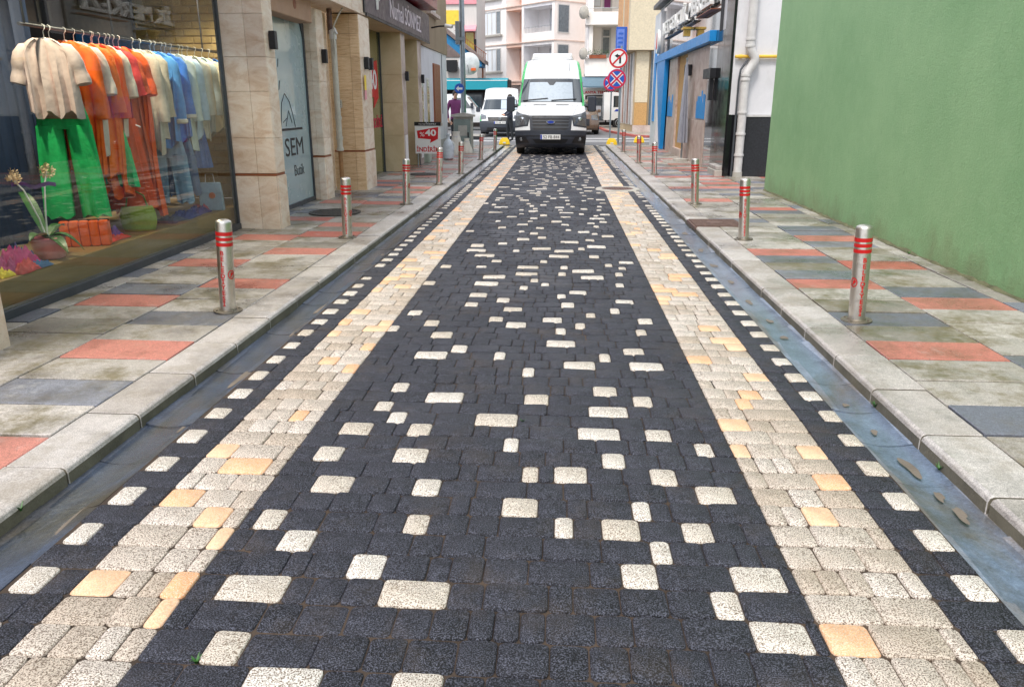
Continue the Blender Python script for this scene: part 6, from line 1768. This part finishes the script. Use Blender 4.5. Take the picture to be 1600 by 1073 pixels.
# cluttered old house at far left
t = thing("old_house", "patched old house with grey cladding and yellow panel at far left", "house", (-6.0, 54.0, 0))
MB().box(-8, 0.42, 0, 6, 0, 9.5).build("wall", 'corrugated', t)
MB().box(-1.9, -0.75, -0.06, 0.0, 6.4, 7.25).build("yellow_panel", 'yellow_paint', t)
MB().box(-1.8, 0.43, -0.10, 0.0, 7.62, 8.3).build("roof_band", 'pink_paint', t)
w = MB().box(-0.38, 0.3, -0.08, 0.0, 4.6, 5.95).build("window", 'brown_wood', t); MB().box(-0.3, 0.22, -0.1, -0.081, 4.65, 5.9).build("pane", 'yellow_glass', w)
MB().prism([(-0.0, 6.35), (-0.5, 6.05), (-0.5, 5.95), (0.0, 6.2)], 'x', -0.55, 0.4).build("window_canopy", 'pink_paint', t, fixn=True)
MB().box(0.2, 0.38, -0.085, 0.0, 4.4, 5.5).build("dark_opening", 'ink', t)
MB().box(-1.7, -0.6, -0.05, 0.0, 4.4, 5.7).build("shade_panel", 'roof_tile', t)
MB().box(-1.6, -0.9, -0.3, -0.05, 3.5, 4.2).build("cooling_unit", 'black_metal', t)
t = thing("verge_roof", "sloping tiled roof edge with blue soffit above teal awning", "roof", (0, 49.0, 0))
MB().prism([(-7.9, 6.25), (-4.62, 3.74), (-4.62, 3.96), (-7.9, 6.5)], 'y', 0.0, 2.6).build("tiles", 'roof_tile', t, fixn=True)
MB().prism([(-7.9, 6.2), (-4.8, 3.83), (-4.8, 3.6), (-5.3, 3.6), (-7.9, 5.75)], 'y', 0.15, 2.5).build("soffit", 'soffit_blue', t, fixn=True)
for x in (-7.5, -6.1, -4.95): MB().box(x - 0.05, x + 0.05, 2.2, 2.3, 0, 3.6).build("post", 'brown_wood', t)
b = MB()
for i in range(14): b.tube([(-6.6 + i * 0.14, 2.4, 5.1 - i * 0.1), (-6.6 + i * 0.14, 2.4, 5.75 - i * 0.1)], 0.015, 5)
b.tube([(-6.7, 2.4, 5.82), (-4.7, 2.4, 4.42)], 0.02, 6); b.build("railing", 'brown_wood', t)

# balcony building at right
bb_ = thing("balcony_house", "white house with two balconies right of the tall van", "building", (0, 52.0, 0))
MB().box(1.65, 9, 1.3, 8, 0, 11).build("core", 'apt_white', bb_)
MB().box(1.72, 1.95, 0.05, 1.29, 3.2, 9.5).build("pier", 'apt_white', bb_)
for z0, z1 in ((6.13, 6.88), (3.1, 4.17), (8.9, 9.7)):
    MB().box(1.5, 4.2, -0.25, -0.10, z0, z1).build("balcony_parapet", 'apt_white', bb_, bevel=0.01)
    MB().box(1.5, 1.62, -0.099, 1.29, z0, z1).build("balcony_side", 'apt_white', bb_)
    MB().box(1.5, 4.2, -0.099, 1.29, z0 - 0.02, z0 + 0.14).build("balcony_slab", 'apt_white', bb_)
    MB().tube([(1.52, -0.17, z1 + 0.22), (4.2, -0.17, z1 + 0.22)], 0.02, 6).build("rail", 'galv', bb_)
for z, gl in ((4.3, 'window_dark'), (7.0, 'purple_coat')):
    w = MB().box(2.55, 3.15, 1.24, 1.30, z, z + 1.75).build("balcony_door", 'white_pvc', bb_)
    MB().box(2.65, 3.05, 1.225, 1.242, z + 0.25, z + 1.2).build("pane", gl, w); MB().box(2.65, 3.05, 1.225, 1.242, z + 1.3, z + 1.65).build("pane", 'window_dark', w)
w = MB().box(1.95, 2.45, 1.24, 1.30, 7.3, 8.6).build("window", 'white_pvc', bb_); MB().box(2.0, 2.4, 1.225, 1.242, 7.38, 8.5).build("pane", 'white_curtain', w)
MB().prism([(-0.1, 3.08), (-1.4, 2.5), (-1.4, 2.40), (-0.1, 2.98)], 'x', 1.3, 4.6).build("awning", 'slate_awning', bb_, fixn=True)
MB().box(1.3, 4.6, -0.3, -0.2, 1.98, 2.38).build("shop_fascia", 'sign_white', bb_)
lettering("fascia_letters", "LANYA TEM\u0130ZLEME", 0.3, 'sign_red', bb_, (2.55, -0.31, 2.06), '-y', 0.004, width=2.3, height=0.22, bold=0.008)
MB().box(1.6, 6, 0.5, 1.29, 0, 1.97).build("shop_front", 'dark_room', bb_)
for i in range(3):
    w = MB().box(1.7 + i * 1.3, 2.9 + i * 1.3, 0.44, 0.5, 0.3, 1.9).build("shop_window", 'white_pvc', bb_); MB().box(1.8 + i * 1.3, 2.8 + i * 1.3, 0.42, 0.441, 0.4, 1.8).build("pane", 'window_dark', w)
pl = thing("balcony_plants", "trough of green plants on the lower balcony", "plants", (2.3, 51.72, 4.17))
MB().box(-0.55, 0.5, -0.10, 0.10, 0.0, 0.2).build("trough", simple("terracotta", S(176, 96, 66), 0.7), pl)
b = MB(); gg = random.Random(6)
for i in range(260):
    c = Vector((gg.uniform(-0.7, 0.65), gg.uniform(-0.22, 0.15), 0.2 + abs(gg.gauss(0, 0.16)))); a = gg.uniform(0, 6.28); e = gg.uniform(-0.6, 0.9)
    d = Vector((math.cos(a) * math.cos(e), math.sin(a) * math.cos(e), math.sin(e))) * 0.09; n_ = d.cross(Vector((0, 0, 1))).normalized() * 0.03
    q = b.add([c, c + d * 0.5 + n_, c + d, c + d * 0.5 - n_]); b.face((q, q + 1, q + 2, q + 3))
b.build("foliage", 'leaf', pl)
def dish(label, x, y, z, r):
    t = thing("satellite_dish", label, "satellite dish", (x, y, z), -0.75)
    rr = [[(max(r * i / 5, 0.001) * math.cos(2 * math.pi * k / 22), 0.3 * r * (i / 5) ** 2, max(r * i / 5, 0.001) * math.sin(2 * math.pi * k / 22)) for k in range(22)] for i in range(6)]
    b = MB(); b.rings(rr, cap=False); b.rings([[(p[0], p[1] + 0.015, p[2]) for p in q] for q in rr][::-1], cap=False)
    b.build("bowl", 'util_grey', t, smooth=True)
    MB().tube([(0, -0.02, -r * 0.9), (0, -0.45 * r, -0.1)], 0.015, 6).build("feed_arm", 'galv', t)
    MB().tube([(0, 0.03, 0), (0.15, 0.2, -0.1), (0.3, 0.3, -0.3)], 0.025, 6).build("mount", 'galv', t)
dish("grey satellite dish beside the upper balcony", 1.25, 51.6, 6.85, 0.40)
dish("grey satellite dish beside the lower balcony", 1.28, 51.6, 4.45, 0.36)

# cream corner building at right, with raised red-kerbed corner
cb = thing("corner_building", "cream roughcast corner building with overhanging upper floor", "building")
MB().prism([(3.22, 39.6), (9, 39.6), (9, 60), (4.4, 60), (2.95, 44)], 'z', 3.92, 10).build("upper_floor", 'roughcast', cb, fixn=True)
MB().prism([(3.62, 40.1), (9, 40.1), (9, 60), (4.8, 60), (3.3, 44.2)], 'z', 0.1, 3.92).build("ground_floor", 'beige_wall', cb, fixn=True)
def westface(n, f0, f1, z0, z1, mat, off, upper=True):
    A_, B_ = (Vector((3.22, 39.6)), Vector((2.95, 44))) if upper else (Vector((3.62, 40.1)), Vector((3.3, 44.2)))
    d = (B_ - A_); nrm = Vector((-d.y, d.x)).normalized()
    if nrm.x > 0: nrm = -nrm
    p, q = A_ + d * f0, A_ + d * f1
    MB().prism([tuple(p + nrm * off), tuple(q + nrm * off), tuple(q - nrm * 0.02), tuple(p - nrm * 0.02)], 'z', z0, z1).build(n, mat, cb, fixn=True)
westface("stone_strip", 0.12, 0.42, 3.95, 9.9, 'orange_stone', 0.03); westface("stone_strip", 0.58, 0.95, 3.95, 9.9, 'orange_stone', 0.03)
for i in range(5): 
    westface("window_post", 0.08 + i * 0.19, 0.12 + i * 0.19, 0.45, 3.85, 'white_pvc', 0.08, False)
    westface("window_pane", 0.121 + i * 0.19, 0.269 + i * 0.19, 0.5, 3.8, ['window_dark', 'brown_wood'][i % 2], 0.03, False)
MB().box(3.64, 4.25, 39.96, 40.098, 0.45, 1.52).build("pebble_panel", 'tan_pebble', cb)
MB().box(3.64, 4.25, 39.95, 40.098, 1.521, 3.91).build("roughcast_pier", 'roughcast', cb)
MB().box(3.58, 9, 39.9, 40.099, 0.1, 0.44).build("plinth", 'pink_marble', cb)
MB().box(4.35, 4.7, 40.02, 40.098, 0.45, 3.9).build("side_glazing", 'window_dark', cb)
sb_ = thing("blue_box_sign", "blue projecting box sign on the corner building", "sign", (3.05, 40.2, 3.85))
MB().box(-0.42, 0.12, 0.0, 0.20, 0, 1.15).build("box", 'sign_blue', sb_, bevel=0.01)
MB().box(-0.38, -0.02, -0.008, -0.001, 0.1, 1.05).build("face", simple("pale_blue_face", S(92, 120, 196), 0.4, var=0.25, scale=6), sb_)
for i in range(4): MB().box(-0.34 + 0.03 * (i % 2), -0.08, -0.014, -0.0085, 0.2 + i * 0.2, 0.29 + i * 0.2).build("printed_mark", 'sign_blue', sb_)
cn_ = structure(MB().prism([(2.35, 52), (2.5, 43), (2.72, 40.8), (3.4, 36.2), (4.0, 35.4), (12, 35.2), (12, 52)], 'z', -0.1, 0.12).build("corner_pavement", 'tile_grey', fixn=True))
pts = [(2.35, 52), (2.5, 43), (2.72, 40.8), (3.4, 36.2), (4.0, 35.4), (12, 35.2)]
for (x0, y0), (x1, y1) in zip(pts, pts[1:]):
    d = Vector((x1 - x0, y1 - y0)); n_ = max(1, round(d.length / 1.0)); u = d.normalized(); w = Vector((u.y, -u.x))
    if w.x > 0 and u.y > 0: w = -w
    if (Vector((6, 44)) - Vector((x0, y0))).dot(w) > 0: w = -w
    for i in range(n_):
        p = Vector((x0, y0)) + d * (i / n_) + u * 0.005; q = Vector((x0, y0)) + d * ((i + 1) / n_) - u * 0.005
        MB().prism([tuple(p + w * 0.15), tuple(q + w * 0.15), tuple(q - w * 0.03), tuple(p - w * 0.03)], 'z', -0.1, 0.128).build("red_kerb_stone", simple("red_kerb", S(176, 92, 84), 0.7) if "red_kerb" not in bpy.data.materials else bpy.data.materials["red_kerb"], cn_, fixn=True)
# low wall with pavement at far left
lw = structure(MB().box(-9.5, -3.35, 33.2, 36.0, -0.1, 0.16).build("island_pavement", 'tile_grey'))
MB().box(-9.5, -3.3, 33.1, 33.2, -0.1, 0.17).build("island_kerb", 'black_tile', lw)

# ------------------------------------------------------------------ small weeds in the joints
def weed(label, x, y, z, n, h, seed):
    g = random.Random(seed); t = thing("weed", label, "weed", (x, y, z))
    for i in range(n):
        a = g.uniform(0, 6.28); l = h * g.uniform(0.5, 1.1); w = 0.004
        b = MB(); rows = []
        for k in range(5):
            f = k / 4; r = l * 0.6 * f; zz = l * (f - 0.35 * f * f)
            ww = w * (1 - 0.85 * f)
            rows.append([(r * math.cos(a) - ww * math.sin(a), r * math.sin(a) + ww * math.cos(a), zz), (r * math.cos(a) + ww * math.sin(a), r * math.sin(a) - ww * math.cos(a), zz)])
        b.grid(rows); b.grid([[(p[0], p[1], p[2] - 0.0012) for p in q][::-1] for q in rows]); b.build("blade", 'leaf', t)
    return t
weed("small green weed in a paver joint at lower left", -0.966, 1.688, RDZ - 0.004, 9, 0.03, 1)
weed("tiny weed in a joint near the middle of the road", -0.155, 3.40, RDZ - 0.004, 7, 0.03, 2)
weed("grass tuft at foot of right kerb by the puddle", 1.615, 3.72, RDZ - 0.012, 14, 0.05, 3)
weed("grass tuft at foot of right kerb near the camera", 1.612, 3.02, RDZ - 0.012, 12, 0.04, 4)
weed("moss tuft in a left kerb joint", -1.955, 2.40, SW - 0.03, 12, 0.04, 5)
weed("weeds growing at foot of the drainpipe", -3.55, 12.0, SW, 26, 0.12, 6)
weed("weed at the foot of the green wall", 3.40, 7.6, SW, 12, 0.06, 7)
